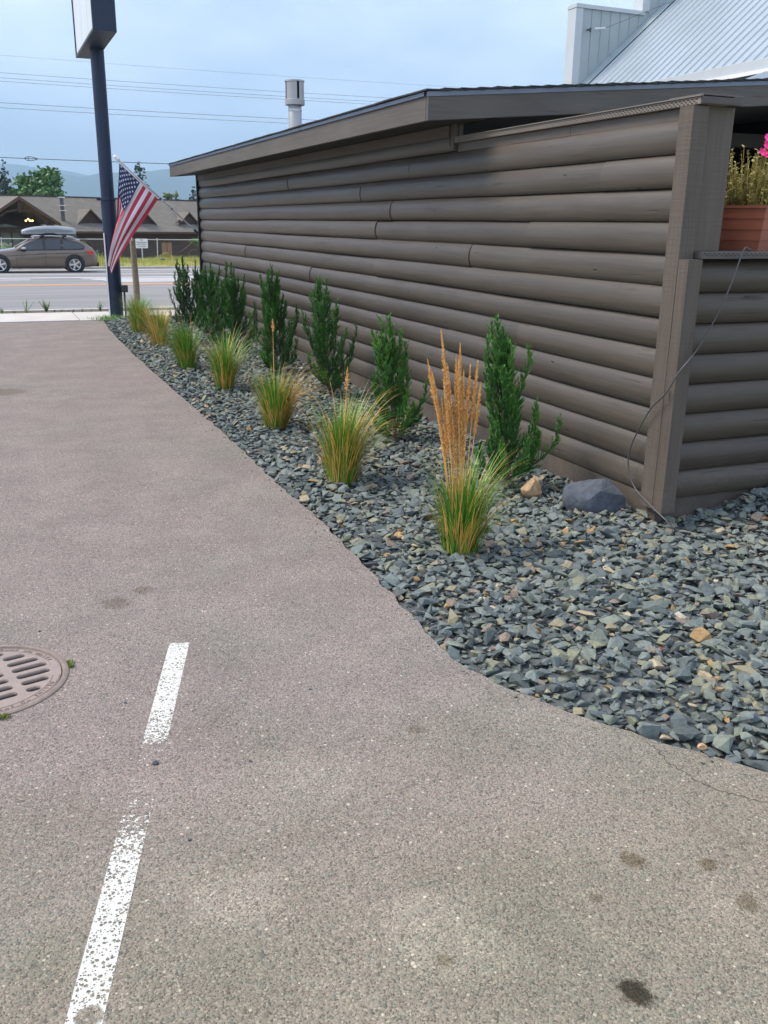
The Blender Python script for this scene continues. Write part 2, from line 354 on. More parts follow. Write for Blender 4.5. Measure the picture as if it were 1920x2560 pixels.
# ------------------------------------------------------------------ mesh helpers
def link(o, parent=None):
    COL.objects.link(o)
    if parent is not None: o.parent = parent
    return o
def tag(o, label=None, cat=None, group=None, kind=None):
    for k, v in (('label', label), ('category', cat), ('group', group), ('kind', kind)):
        if v: o[k] = v
    return o
def thing(name, label, cat, loc=(0, 0, 0), rz=0.0, group=None):
    o = bpy.data.objects.new(name, None); o.empty_display_size = 0.1
    o.location = loc; o.rotation_euler = (0, 0, rz)
    link(o); return tag(o, label, cat, group)
class MB:
    def __init__(s): s.v, s.f, s.m, s.r = [], [], [], []
    def add(s, verts, faces, mi=0, r=None):
        o = len(s.v); s.v += [tuple(p) for p in verts]; s.f += [tuple(i+o for i in f) for f in faces]; s.m += [mi]*len(faces)
        if r is None: s.r += [0.5]*len(verts)
        elif isinstance(r, (list, tuple)): s.r += list(r)
        else: s.r += [r]*len(verts)
        return s
    def box(s, x0, x1, y0, y1, z0, z1, mi=0, r=None):
        v = [(x0, y0, z0), (x1, y0, z0), (x1, y1, z0), (x0, y1, z0), (x0, y0, z1), (x1, y0, z1), (x1, y1, z1), (x0, y1, z1)]
        return s.add(v, [(0, 3, 2, 1), (4, 5, 6, 7), (0, 1, 5, 4), (1, 2, 6, 5), (2, 3, 7, 6), (3, 0, 4, 7)], mi, r)
    def tube(s, path, rad, n=8, mi=0, r=None, cap=True):
        P = [Vector(p) for p in path]; k = len(P)
        R = rad if isinstance(rad, (list, tuple)) else [rad]*k
        rings = []; up = Vector((0.13, 0.27, 1)).normalized()
        for i, p in enumerate(P):
            d = (P[min(i+1, k-1)] - P[max(i-1, 0)]).normalized()
            a = d.cross(up)
            if a.length < 0.05: a = d.cross(Vector((1, 0, 0)))
            a.normalize(); b = d.cross(a)
            rings.append([p + (a*math.cos(2*math.pi*j/n) + b*math.sin(2*math.pi*j/n))*R[i] for j in range(n)])
        v = [q for g in rings for q in g]
        f = [(i*n+j, i*n+(j+1) % n, (i+1)*n+(j+1) % n, (i+1)*n+j) for i in range(k-1) for j in range(n)]
        if cap: f += [tuple(range(n)), tuple(range((k-1)*n, k*n))[::-1]]
        return s.add(v, f, mi, r)
    def lathe(s, prof, n=20, c=(0, 0, 0), mi=0, cap=False):
        v = [(c[0]+r*math.cos(2*math.pi*j/n), c[1]+r*math.sin(2*math.pi*j/n), c[2]+z) for r, z in prof for j in range(n)]
        k = len(prof)
        f = [(i*n+j, i*n+(j+1) % n, (i+1)*n+(j+1) % n, (i+1)*n+j) for i in range(k-1) for j in range(n)]
        if cap and prof[0][0] > 1e-4: f.append(tuple(range(n))[::-1])
        if cap and prof[-1][0] > 1e-4: f.append(tuple(range((k-1)*n, k*n)))
        return s.add(v, f, mi)
    def prism(s, poly, a, b, axis='y', mi=0):
        """poly in the two other axes, extruded from a to b"""
        n = len(poly)
        mk = {'y': lambda p, q: (p[0], q, p[1]), 'x': lambda p, q: (q, p[0], p[1]), 'z': lambda p, q: (p[0], p[1], q)}[axis]
        v = [mk(p, a) for p in poly] + [mk(p, b) for p in poly]
        f = [tuple(range(n)), tuple(range(n, 2*n))[::-1]] + [(i, i+n, (i+1) % n+n, (i+1) % n) for i in range(n)]
        return s.add(v, f, mi)
    def build(s, name, mat, parent=None, smooth=False, bevel=0.0, rnd=False):
        me = bpy.data.meshes.new(name)
        me.from_pydata([tuple(p) for p in s.v], [], s.f)
        for m in (mat if isinstance(mat, (list, tuple)) else [mat]): me.materials.append(MATS[m])
        if any(s.m): me.polygons.foreach_set('material_index', s.m)
        if rnd:
            a = me.attributes.new('rnd', 'FLOAT', 'POINT'); a.data.foreach_set('value', s.r)
        bm = bmesh.new(); bm.from_mesh(me); bmesh.ops.recalc_face_normals(bm, faces=bm.faces)
        if bevel: bmesh.ops.bevel(bm, geom=bm.edges[:], offset=bevel, segments=2, affect='EDGES', profile=0.6, clamp_overlap=True)
        bm.to_mesh(me); bm.free()
        if smooth:
            me.polygons.foreach_set('use_smooth', [True]*len(me.polygons))
            try: me.set_sharp_from_angle(angle=math.radians(40))
            except Exception: pass
        o = bpy.data.objects.new(name, me)
        return link(o, parent)
def raw(name, mat, V, F, R=None, parent=None, smooth=False):
    """big meshes straight from numpy: V (n,3), F list of (m,k) arrays"""
    me = bpy.data.meshes.new(name)
    V = np.asarray(V, np.float32); F = [np.asarray(f, np.int32) for f in F if len(f)]
    tot = np.concatenate([np.full(len(f), f.shape[1], np.int32) for f in F]); loops = np.concatenate([f.ravel() for f in F])
    me.vertices.add(len(V)); me.vertices.foreach_set('co', V.ravel())
    me.loops.add(len(loops)); me.loops.foreach_set('vertex_index', loops)
    me.polygons.add(len(tot)); me.polygons.foreach_set('loop_start', np.concatenate([[0], np.cumsum(tot)[:-1]]).astype(np.int32))
    try: me.polygons.foreach_set('loop_total', tot)
    except Exception: pass
    me.update(calc_edges=True)
    if R is not None:
        a = me.attributes.new('rnd', 'FLOAT', 'POINT'); a.data.foreach_set('value', np.asarray(R, np.float32))
    me.materials.append(MATS[mat])
    me.polygons.foreach_set('use_smooth', [bool(smooth)]*len(me.polygons))
    o = bpy.data.objects.new(name, me)
    return link(o, parent)
def filled(name, mat, loops, z, parent=None, thick=0.0):
    """flat sheet with holes: first loop is the outline"""
    cd = bpy.data.curves.new(name, 'CURVE'); cd.dimensions = '2D'; cd.fill_mode = 'BOTH'; cd.extrude = thick/2
    for lp in loops:
        sp = cd.splines.new('POLY'); sp.points.add(len(lp)-1)
        for p, q in zip(sp.points, lp): p.co = (q[0], q[1], 0, 1)
        sp.use_cyclic_u = True
    tmp = bpy.data.objects.new('tmp_'+name, cd); COL.objects.link(tmp)
    bpy.context.view_layer.update()
    me = bpy.data.meshes.new_from_object(tmp.evaluated_get(bpy.context.evaluated_depsgraph_get()))
    bpy.data.objects.remove(tmp); bpy.data.curves.remove(cd)
    me.name = name; me.materials.clear(); me.materials.append(MATS[mat])
    bm = bmesh.new(); bm.from_mesh(me); bmesh.ops.remove_doubles(bm, verts=bm.verts, dist=1e-5)
    bmesh.ops.recalc_face_normals(bm, faces=bm.faces)
    if thick == 0:
        for f in bm.faces:
            if f.normal.z < 0: f.normal_flip()
    bm.to_mesh(me); bm.free()
    o = bpy.data.objects.new(name, me); o.location.z = z
    return link(o, parent)
def copy_tree(o, parent=None):
    c = o.copy(); COL.objects.link(c); c.parent = parent
    for ch in list(o.children): copy_tree(ch, c)
    return c
def rot(p, a):
    return (p[0]*math.cos(a)-p[1]*math.sin(a), p[0]*math.sin(a)+p[1]*math.cos(a))
def vnoise(x, y, s=0):
    return (math.sin(x*1.7+s)+math.sin(y*2.3+s*1.3)+math.sin((x+y)*1.1+s*.7)+math.sin(x*3.1-y*2.7+s))/4

# ------------------------------------------------------------------ ground, road, pavement
def road_z(y): return -0.08 - (y-19.6)*(0.34/23.4)
g = MB()
prof = [(-60, -0.9), (15, -0.9), (40, -1.0), (43.1, -1.0), (43.16, -0.33), (46, -0.27), (50, -0.27), (54, -0.42), (62, -0.9), (85, -1.75), (130, -2.2), (300, -3), (1200, -3), (9000, -3)]
xs = [-9000, -400, -60, 0, 60, 400, 9000]
nx = len(xs)
g.add([(x, y, z) for y, z in prof for x in xs], [(i*nx+j, i*nx+j+1, (i+1)*nx+j+1, (i+1)*nx+j) for i in range(len(prof)-1) for j in range(nx-1)])
terrain = g.build('terrain', 'far_ground'); tag(terrain, kind='structure')

EDGE = [(2.0, 17.1), (1.80, 16.75), (1.72, 15.2), (1.69, 13.85), (1.665, 12.0), (1.655, 10.25), (1.67, 8.2), (1.663, 6.73), (1.645, 5.6), (1.655, 4.82), (1.625, 4.11), (1.592, 3.515),
        (1.562, 3.04), (1.575, 2.83), (1.665, 2.60), (1.815, 2.30), (1.975, 2.075), (2.145, 1.845), (2.40, 1.45), (3.0, 0.5), (3.7, -0.6), (4.6, -2.0)]
EDGE_F = []
for (a, b) in zip(EDGE[1:-1], EDGE[2:]):
    k = max(1, int(math.hypot(a[0]-b[0], a[1]-b[1])/0.05)) if a[1] < 9 else 4
    for i in range(k):
        tt = i/k; x = a[0]+(b[0]-a[0])*tt; y = a[1]+(b[1]-a[1])*tt
        EDGE_F.append((x+0.007*math.sin(y*23)+0.006*random.uniform(-1, 1), y))
DRAIN = (-0.17, 3.41); DR = 0.305
hole = [(DRAIN[0]+(DR-0.012)*math.cos(-a*2*math.pi/64), DRAIN[1]+(DR-0.012)*math.sin(-a*2*math.pi/64)) for a in range(64)]
lot = filled('parking_lot', 'asphalt', [[(-40, 16.74)] + EDGE_F + [(4.6, -2.0), (6, -12), (-40, -12)], hole], 0.0)
tag(lot, kind='structure')
# cracks near the bed edge
def ribbon(pts, w, z):
    m = MB(); P = [Vector((*p, z)) for p in pts]; v = []
    for i, p in enumerate(P):
        d = (P[min(i+1, len(P)-1)]-P[max(i-1, 0)]).normalized(); n = Vector((-d.y, d.x, 0)); ww = w*(0.5+random.random())*(0.35 if i in (0, len(P)-1) else 1)
        v += [p+n*ww, p-n*ww]
    m.add(v, [(2*i, 2*i+1, 2*i+3, 2*i+2) for i in range(len(P)-1)]); return m
def wander(pts, step=0.012, amp=0.007):
    out = []
    for a, b in zip(pts[:-1], pts[1:]):
        k = max(2, int(math.hypot(b[0]-a[0], b[1]-a[1])/step))
        out += [(a[0]+(b[0]-a[0])*i/k+random.uniform(-amp, amp), a[1]+(b[1]-a[1])*i/k+random.uniform(-amp, amp)) for i in range(k)]
    return out
plain('crack_dark', (0.07, 0.065, 0.05), 1.0)
ribbon(wander([(1.898, 2.117), (1.88, 2.013), (1.891, 1.912), (1.916, 1.833), (2.012, 1.717), (2.10, 1.60)]), 0.0017, 0.0007).build('crack', 'crack_dark', lot)
ribbon(wander([(2.057, 1.98), (2.045, 1.955), (2.029, 1.936)]), 0.0012, 0.0007).build('crack', 'crack_dark', lot)
# parking line
m = MB(); a, b = Vector((0.024-0.309*0.5, 1.17)), Vector((0.576, 3.475)); d = (b-a).normalized(); n = Vector((-d.y, d.x))
K = 40; v = []
for i in range(K+1):
    p = a+(b-a)*i/K; w = 0.0405
    v += [(*(p+n*w), 0.0009), (*(p-n*w), 0.0009)]
m.add(v, [(2*i, 2*i+1, 2*i+3, 2*i+2) for i in range(K)])
line = m.build('parking_line', 'worn_paint', lot)

# pavement slabs between the lot and the road
sw = bpy.data.objects.new('sidewalk', None); link(sw); tag(sw, kind='structure')
for i, (x0, x1) in enumerate([(-26, -19.6), (-19.6, -12.6), (-12.6, -5.6), (-5.6, 1.42), (1.42, 8.4), (8.4, 15.4), (15.4, 22)]):
    m = MB(); m.box(x0+0.009, x1-0.009, 16.76, 18.28, -0.15, 0.012+0.003*(i % 2)); m.build('slab', 'concrete', sw, bevel=0.008)
m = MB(); m.box(-26, 22, 16.745, 18.285, -0.2, -0.006); m.build('joint_fill', 'dirt', sw)
m = MB(); m.box(-60, 60, 18.29, 19.02, -0.3, -0.012); tag(m.build('planting_strip', 'dirt'), kind='structure')
m = MB(); m.box(-60, 60, 19.0, 19.2, -0.35, 0.0); m.box(-60, 60, 19.2, 19.62, -0.4, -0.07); tag(m.build('near_kerb', 'kerb_concrete', bevel=0.01), kind='structure')
m = MB(); ys = [19.5, 25, 30, 36, 43.02]; xs2 = [-300, -60, 0, 60, 300]
m.add([(x, y, road_z(y)) for y in ys for x in xs2], [(i*5+j, i*5+j+1, (i+1)*5+j+1, (i+1)*5+j) for i in range(4) for j in range(4)])
road = m.build('road', 'road_asphalt'); tag(road, kind='structure')
def stripe(y0, y1, x0, x1, mat, skew=0):
    q = MB(); q.add([(x0, y0, road_z(y0)+.006), (x1, y0, road_z(y0)+.006), (x1+skew, y1, road_z(y1)+.006), (x0+skew, y1, road_z(y1)+.006)], [(0, 1, 2, 3)])
    return q.build('road_marking', mat, road)
stripe(29.65, 29.9, -200, 200, 'road_yellow'); stripe(30.15, 30.4, -200, 200, 'road_yellow')
stripe(34.9, 35.25, -200, 200, 'road_white'); stripe(37.9, 38.15, -200, 200, 'road_white'); stripe(40.9, 41.1, -200, 200, 'road_white')
for k in range(4): stripe(31.6+k*0.75, 31.95+k*0.75, 3.95-0.28*k, 9.5-0.3*k, 'road_white', -0.12)
stripe(33.55, 33.8, -4, 1.35, 'road_white'); stripe(32.6, 32.85, -5, 0.2, 'road_white')
m = MB(); m.box(-300, 300, 42.1, 43.0, road_z(42.6)-.3, road_z(42.1)+0.02); m.build('gutter', 'kerb_concrete', road)
farkerb = bpy.data.objects.new('far_kerb', None); link(farkerb); tag(farkerb, kind='structure')
for i in range(-8, 9):
    m = MB(); m.box(7.35+i*3.0+.012, 7.35+(i+1)*3.0-.012, 42.98, 43.2, -1.0, -0.285); m.build('kerb_stone', 'kerb_concrete', farkerb, bevel=0.015)
m = MB()
for sgn in (-1, 1): m.box(min(sgn*40, sgn*300), max(sgn*40, sgn*300), 42.98, 43.2, -1, -.285)
m.build('kerb_run', 'kerb_concrete', farkerb)

# ------------------------------------------------------------------ storm drain
drain = thing('storm_drain', 'round cast iron storm drain grate set in the asphalt by the white parking line', 'drain', (DRAIN[0], DRAIN[1], 0))
circ = lambda r, n=72: [(r*math.cos(2*math.pi*i/n), r*math.sin(2*math.pi*i/n)) for i in range(n)]
m = MB(); m.lathe([(DR, -0.06), (DR, 0.004), (DR-0.006, 0.008), (DR-0.020, 0.008), (DR-0.024, 0.001), (DR-0.024, -0.06)], 72); m.build('rim', 'cast_rim', drain, smooth=True)
ang = math.radians(14)
def slot(u0, u1, v, w=0.0185):
    pts = []
    for k in range(5): a = math.pi/2+math.pi*k/4; pts.append((u0+w*0.9+w*0.9*math.cos(a), v+w*math.sin(a)))
    for k in range(5): a = -math.pi/2+math.pi*k/4; pts.append((u1-w*0.9+w*0.9*math.cos(a), v+w*math.sin(a)))
    return [rot(p, ang) for p in pts]
loops = [circ(DR-0.028)]
RI = 0.243
for k in range(-4, 5):
    v = 0.013+0.0605*k
    lim = math.sqrt(max(0, RI*RI-(abs(v)+0.012)**2)) if abs(v)+0.012 < RI else 0
    if lim <= 0.03: continue
    segs = [(-lim, -0.105), (-0.08, 0.08), (0.105, lim)] if lim > 0.14 else ([(-lim, -0.012), (0.012, lim)] if lim > 0.06 else [])
    for s0, s1 in segs: loops.append(slot(s0, s1, v))
grate = filled('grate', 'cast_iron', loops, -0.008, drain, 0.022)
m = MB(); m.lathe([(DR-0.015, -0.06), (DR-0.02, -0.9), (0.0, -0.9)], 40); m.build('pit', 'pit', drain)
def arc_text(s, r, a_mid, size, mat, parent, name):
    n = len(s); step = size*0.86/r
    for i, ch in enumerate(s):
        if ch == ' ': continue
        cu = bpy.data.curves.new('t', 'FONT'); cu.body = ch; cu.size = size; cu.align_x = 'CENTER'; cu.extrude = 0.0012
        ob = bpy.data.objects.new('t', cu); COL.objects.link(ob); bpy.context.view_layer.update()
        me = bpy.data.meshes.new_from_object(ob.evaluated_get(bpy.context.evaluated_depsgraph_get()))
        bpy.data.objects.remove(ob); bpy.data.curves.remove(cu)
        a = a_mid-(i-(n-1)/2)*step        # clockwise, tops outward
        me.transform(Matrix.Rotation(a-math.pi/2, 4, 'Z') @ Matrix.Translation((0, r, 0)))
        me.name = name; me.materials.clear(); me.materials.append(MATS[mat])
        o = bpy.data.objects.new(name, me); o.location.z = 0.0042; link(o, parent)
arc_text('DRAINS TO STREAM', 0.2505, math.radians(-58), 0.0225, 'cast_rim', drain, 'letter')
arc_text('DUMP NO WASTE', 0.2505, math.radians(48), 0.0225, 'cast_rim', drain, 'letter')
# raised borders round the lettering
for (a0, a1) in ((-112, -10), (12, 88)):
    for rr in (0.2475, 0.2725):
        m = MB(); m.tube([(rr*math.cos(math.radians(a0+(a1-a0)*i/24)), rr*math.sin(math.radians(a0+(a1-a0)*i/24)), 0.0032) for i in range(25)], 0.0016, 6); m.build('border', 'cast_rim', drain)

# ------------------------------------------------------------------ log building
XW, YF, YE, E0, ZB = 3.505, 4.065, 16.25, 0.1714, 0.153
lb = thing('log_building', 'long low brown log-sided building with overhanging shingled roof', 'building', (XW, YF, 0))
def lbp(mb, name, mat, **kw):
    o = mb.build(name, mat, lb, **kw); o.location = (-XW, -YF, 0); return o
PROF = [(0.0, 0.0), (0.002, 0.0255), (0.05, 0.0335), (0.13, 0.0395), (0.26, 0.047), (0.42, 0.0495), (0.58, 0.0475), (0.72, 0.0415), (0.84, 0.0325), (0.94, 0.0195), (1.0, 0.0095), (1.02, -0.006)]
def log_mesh(a, b, z0, wall, axis, sgn=-1, e=E0):
    """one half-round board from a to b along the wall"""
    m = MB(); n = max(2, int((b-a)/0.22)+1); s = random.random()*50; np_ = len(PROF)
    fat = random.uniform(0.94, 1.05)
    v = []
    for i in range(n):
        q = a+(b-a)*i/(n-1)
        w = fat*(1+0.07*vnoise(q*1.3, s, 1)+.03*vnoise(q*3.7, s, 6)); dz = 0.0042*vnoise(q*0.8, s, 4)+.0016*vnoise(q*4.1, s, 7)
        for t_, o_ in PROF:
            off = o_*w+0.0012*vnoise(q*5, t_*9+s, 2)
            zz = z0+t_*e+dz
            v.append((wall+sgn*off, q, zz) if axis == 'y' else (q, wall+sgn*off, zz))
    f = [(i*np_+j, i*np_+j+1, (i+1)*np_+j+1, (i+1)*np_+j) for i in range(n-1) for j in range(np_-1)]
    f += [tuple(range(np_)), tuple(range((n-1)*np_, n*np_))[::-1]]
    m.add(v, f); return m
JO = {0: [9.1], 1: [7.3, 12.2], 2: [11.0], 3: [6.84], 4: [5.70, 12.6], 5: [10.37], 6: [8.41, 13.3], 7: [6.48, 9.96], 8: [5.65, 8.39, 12.26], 9: [8.03], 10: [4.85, 8.79], 11: [7.64, 11.17], 12: [12.36]}
for k in range(13):
    y0 = 4.14 if k < 12 else 6.87
    cuts = [y0]+[j for j in JO[k]]+[YE-0.02]
    for a, b in zip(cuts[:-1], cuts[1:]):
        lbp(log_mesh(a+0.0015, b-0.0015, ZB+k*E0, XW+random.uniform(-0.006, 0.004), 'y'), 'log', 'log_paint', smooth=True)
for k in range(8):                                    # half-height front wall of the patio
    lbp(log_mesh(3.525, 7.6, 0.138+k*0.1692, 4.095+random.uniform(-0.002, 0.002), 'x', e=0.1692), 'log', 'log_paint_front_shaded', smooth=True)
m = MB(); m.box(XW+0.0, XW+0.10, 4.15, 6.86, 0.0, 2.262); m.box(XW, XW+0.12, 6.86, YE-0.01, 0.0, 2.46); lbp(m, 'side_wall', 'dark_wall')
m = MB(); m.box(3.60, 7.6, 4.096, 4.19, 0.0, 1.495); lbp(m, 'front_wall', 'dark_wall')
m = MB(); m.box(XW-0.028, XW+0.08, 4.077, YE-0.03, -0.12, 0.150); lbp(m, 'skirt', 'skirt_concrete', bevel=0.004)
m = MB(); m.box(XW+0.081, 7.6, 4.078, 4.17, -0.12, 0.137); lbp(m, 'skirt', 'skirt_concrete', bevel=0.004)
# frieze, cap and sill
for a, b in ((4.15, 5.258), (5.262, 6.80)):
    m = MB(); m.box(XW-0.013, XW+0.02, a, b, 2.205, 2.266); lbp(m, 'frieze_board', 'trim_paint', bevel=0.003)
m = MB(); m.box(XW-0.045, XW+0.15, 4.045, 6.80, 2.268, 2.304); cap = lbp(m, 'cap_board', 'cap_metal', bevel=0.003)
m = MB(); m.box(XW-0.055, XW+0.16, 4.035, 6.81, 2.305, 2.310); lbp(m, 'cap_flashing', 'cap_metal')
h = MB()
for r_, zz in enumerate((2.293, 2.284, 2.275)):
    for i in range(84):
        y = 4.07+i*0.032+(r_ % 2)*0.016
        h.box(XW-0.0464, XW-0.0440, y, y+0.014, zz-0.0022, zz+0.0022)
tag(lbp(h, 'vent_slots', 'hole_black'), kind='stuff')
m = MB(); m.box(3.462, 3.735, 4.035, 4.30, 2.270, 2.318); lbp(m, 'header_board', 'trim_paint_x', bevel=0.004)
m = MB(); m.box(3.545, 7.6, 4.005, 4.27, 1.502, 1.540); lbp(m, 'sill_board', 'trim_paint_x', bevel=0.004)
h = MB()
for r_, zz in enumerate((1.530, 1.520)):
    for i in range(70):
        x = 3.56+i*0.032+(r_ % 2)*0.016
        h.box(x, x+0.013, 4.0035, 4.006, zz-0.002, zz+0.002)
tag(lbp(h, 'vent_slots', 'hole_black'), kind='stuff')
# corner timbers
def timber(x0, x1, y0, y1, z0, z1, name, mat):
    m = MB(); K = 26; v = []
    for i in range(K+1):
        z = z0+(z1-z0)*i/K; a = 0.0025*vnoise(z*3, 1, x0*9); b = 0.0022*vnoise(z*4, 2, y0*9)
        v += [(x0+a, y0+b, z), (x1+a*.5, y0+b, z), (x1+a*.5, y1, z), (x0+a, y1, z)]
    f = [(i*4+j, i*4+(j+1) % 4, (i+1)*4+(j+1) % 4, (i+1)*4+j) for i in range(K) for j in range(4)]+[(0, 1, 2, 3), (K*4+3, K*4+2, K*4+1, K*4)]
    m.add(v, f); return lbp(m, name, mat)
timber(3.437, 3.536, 4.060, 4.168, 0.095, 2.262, 'corner_post', 'post_paint')
timber(3.438, 3.532, 3.978, 4.0575, 0.088, 1.500, 'corner_post', 'post_paint')
timber(3.5375, 3.735, 4.092, 4.26, 1.541, 2.268, 'opening_post', 'post_paint')
m = MB(); m.box(3.500, 3.534, 6.80, 6.86, 2.212, 2.46); m.box(3.46, 3.4985, 6.81, 6.868, 2.215, 2.452); lbp(m, 'end_board', 'trim_paint')
m = MB(); m.box(XW-0.062, XW+0.05, YE-0.02, YE+0.10, 0.0, 2.40); m.box(XW-0.075, XW-0.0625, YE-0.02, YE+0.012, 0.0, 2.40); lbp(m, 'corner_board', 'dark_wall')
m = MB(); m.box(XW-0.061, XW-0.04, 6.87, YE-0.03, 2.315, 2.40); lbp(m, 'frieze_board', 'trim_paint', bevel=0.003)
m = MB(); m.box(XW, 9.5, YE+0.02, YE+0.09, 0.0, 2.44); lbp(m, 'end_wall', 'dark_wall')
# roof: low pitch rising away from the eave
EX, Y0R, Y1R, SL = 3.07, 6.43, 16.42, 0.088
def rz(x): return 2.557+(x-EX)*SL
XR = 9.6
m = MB(); m.prism([(EX+0.002, rz(EX)-0.05), (XR, rz(XR)-0.05), (XR, rz(XR)), (EX+0.002, rz(EX))], Y0R+0.03, Y1R-0.02, 'y'); lbp(m, 'roof_deck', 'dark_wall')
cuts = [Y0R+0.0005, 9.3, 12.0, Y1R]
m = MB(); m.box(EX-0.038, EX, Y0R+0.0005, Y1R, 2.372, 2.556); lbp(m, 'fascia', 'trim_paint', bevel=0.003)
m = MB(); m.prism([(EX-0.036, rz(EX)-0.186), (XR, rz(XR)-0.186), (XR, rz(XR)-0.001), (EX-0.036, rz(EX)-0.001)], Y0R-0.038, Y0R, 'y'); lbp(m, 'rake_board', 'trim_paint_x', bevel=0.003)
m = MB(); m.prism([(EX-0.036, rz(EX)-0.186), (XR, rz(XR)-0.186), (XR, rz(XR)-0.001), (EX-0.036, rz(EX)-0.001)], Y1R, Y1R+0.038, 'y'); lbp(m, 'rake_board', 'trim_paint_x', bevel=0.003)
for a, b in zip(cuts[:-1], cuts[1:]):
    m = MB(); m.box(EX-0.050, EX+0.05, a+0.002, b+0.02, rz(EX)+0.0015, rz(EX)+0.0060); m.box(EX-0.0525, EX-0.0505, a+.002, b+0.02, rz(EX)-0.022, rz(EX)+0.005); lbp(m, 'drip_edge', 'drip_edge')
m = MB(); m.prism([(EX-0.05, rz(EX)-0.028), (XR, rz(XR)-0.028), (XR, rz(XR)+0.004), (EX-0.05, rz(EX)+0.004)], Y0R-0.046, Y0R-0.040, 'y'); lbp(m, 'drip_edge', 'drip_edge')
m = MB(); m.box(EX+0.0005, XW+0.02, Y0R+0.002, Y1R-0.002, 2.405, 2.412); lbp(m, 'soffit', 'soffit')
m = MB(); m.prism([(XW+0.13, 2.42), (XR, rz(XR)-0.12), (XR, rz(XR)-0.1), (XW+0.13, 2.44)], Y0R+0.02, 11.2, 'y'); lbp(m, 'porch_ceiling', 'soffit')
for k in range(46):                                   # shingle courses, each lapping the one below
    x0 = EX-0.068+k*0.142; x1 = x0+0.20
    mm = MB(); n = 40; v = []
    for i in range(n+1):
        y = Y0R-0.066+(Y1R-Y0R+0.13)*i/n; w = 0.0045*vnoise(y*3.1, k*1.7, 3); q = 0.004*vnoise(y*7, k*2.1, 1)
        za = rz(x0)+0.017+w; zb = rz(x1)+0.005
        v += [(x0+q, y, za), (x1, y, zb), (x0+q, y, za+0.011), (x1, y, zb+0.009)]
    f = []
    for i in range(n):
        a, b = i*4, (i+1)*4
        f += [(a+2, a+3, b+3, b+2), (a, b, b+1, a+1), (a, a+2, b+2, b), (a+1, b+1, b+3, a+3)]
    f += [(0, 1, 3, 2), (n*4, n*4+2, n*4+3, n*4+1)]
    mm.add(v, f); lbp(mm, 'shingle_course', 'shingle')
# shaded porch behind the patio
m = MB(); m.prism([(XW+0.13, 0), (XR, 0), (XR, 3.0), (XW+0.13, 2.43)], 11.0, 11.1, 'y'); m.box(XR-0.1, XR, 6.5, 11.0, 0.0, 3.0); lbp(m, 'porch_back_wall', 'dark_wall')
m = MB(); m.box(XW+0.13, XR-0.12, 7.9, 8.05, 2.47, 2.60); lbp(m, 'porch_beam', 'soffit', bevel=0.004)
m = MB(); m.box(XW+0.11, XR, 4.2, 11.0, -0.1, 0.06); lbp(m, 'patio_floor', 'concrete')
# flue with storm collar cap
fl = thing('flue_pipe', 'galvanized flue pipe with wide round cap standing on the shingled roof', 'chimney', (4.29, 13.44, 2.62))
m = MB(); m.lathe([(0.094, 0.0), (0.094, 0.66), (0.09, 0.665)], 28); m.build('pipe', 'flue_metal', fl, smooth=True)
m = MB(); m.lathe([(0.096, 0.55), (0.098, 0.55), (0.098, 0.57), (0.096, 0.57)], 28); m.build('pipe_band', 'galvanized', fl)
m = MB(); m.lathe([(0.10, 0.625), (0.138, 0.63), (0.140, 0.70), (0.133, 0.705)], 30); m.build('cap_base', 'flue_metal', fl, smooth=True)
for i in range(4):
    a0 = 2*math.pi*i/4+0.20; a1 = a0+2*math.pi/4-0.26
    m = MB(); v = []
    for k in range(13):
        a = a0+(a1-a0)*k/12
        for r_ in (0.127, 0.131): v += [(r_*math.cos(a), r_*math.sin(a), 0.705), (r_*math.cos(a), r_*math.sin(a), 0.935)]
    f = []
    for k in range(12):
        a, b = k*4, (k+1)*4; f += [(a, b, b+1, a+1), (a+2, a+3, b+3, b+2), (a+1, b+1, b+3, a+3), (a, a+2, b+2, b)]
    f += [(0, 1, 3, 2), (48, 50, 51, 49)]
    m.add(v, f); m.build('cap_louver', 'flue_metal', fl)
m = MB(); m.lathe([(0.0, 0.966), (0.138, 0.95), (0.140, 0.93), (0.125, 0.928)], 30); m.build('cap_lid', 'flue_metal', fl, smooth=True)
m = MB(); m.lathe([(0.085, 0.66), (0.085, 0.925)], 20); m.build('cap_core', 'steel_dark', fl)

# ------------------------------------------------------------------ metal-roofed building behind
mbd = thing('metal_roof_building', 'steep grey ribbed metal roof building with stepped false front behind the log building', 'building', (11.5, 8, 0))
def mbp(m, name, mat, **kw):
    o = m.build(name, mat, mbd, **kw); o.location = (-11.5, -8, 0); return o
PX, PZ, SM, YN, YP = 11.5, 4.175, 0.865, 7.0, 17.40
RX = 17.0
def mz(x): return PZ+(x-PX)*SM
m = MB(); m.prism([(PX, PZ-0.04), (RX, mz(RX)-0.04), (RX, mz(RX)), (PX, PZ)], YN, YP, 'y'); mbp(m, 'roof_sheet', 'metal_roof')
m = MB(); m.prism([(RX+0.001, mz(RX)-0.04), (22.5, PZ-0.04), (22.5, PZ), (RX+0.001, mz(RX))], YN, YP, 'y'); mbp(m, 'roof_sheet', 'metal_roof')
nn = Vector((-SM, 0, 1)).normalized()
y = YN+0.1
while y < YP-0.05:
    for k, (hw, hh) in enumerate([(0.021, 0.024)]):
        m = MB()
        A = Vector((PX+0.002, 0, PZ+0.0005)); B = Vector((RX, 0, mz(RX)+0.0005))
        v = []
        for P in (A, B):
            for dy, dh in ((-hw, 0), (-hw*0.45, hh), (hw*0.45, hh), (hw, 0)): v.append((P.x+nn.x*dh, y+dy, P.z+nn.z*dh))
        m.add(v, [(0, 1, 5, 4), (1, 2, 6, 5), (2, 3, 7, 6), (0, 3, 2, 1), (4, 5, 6, 7)]); mbp(m, 'roof_rib', 'metal_rib')
    y += 0.2286
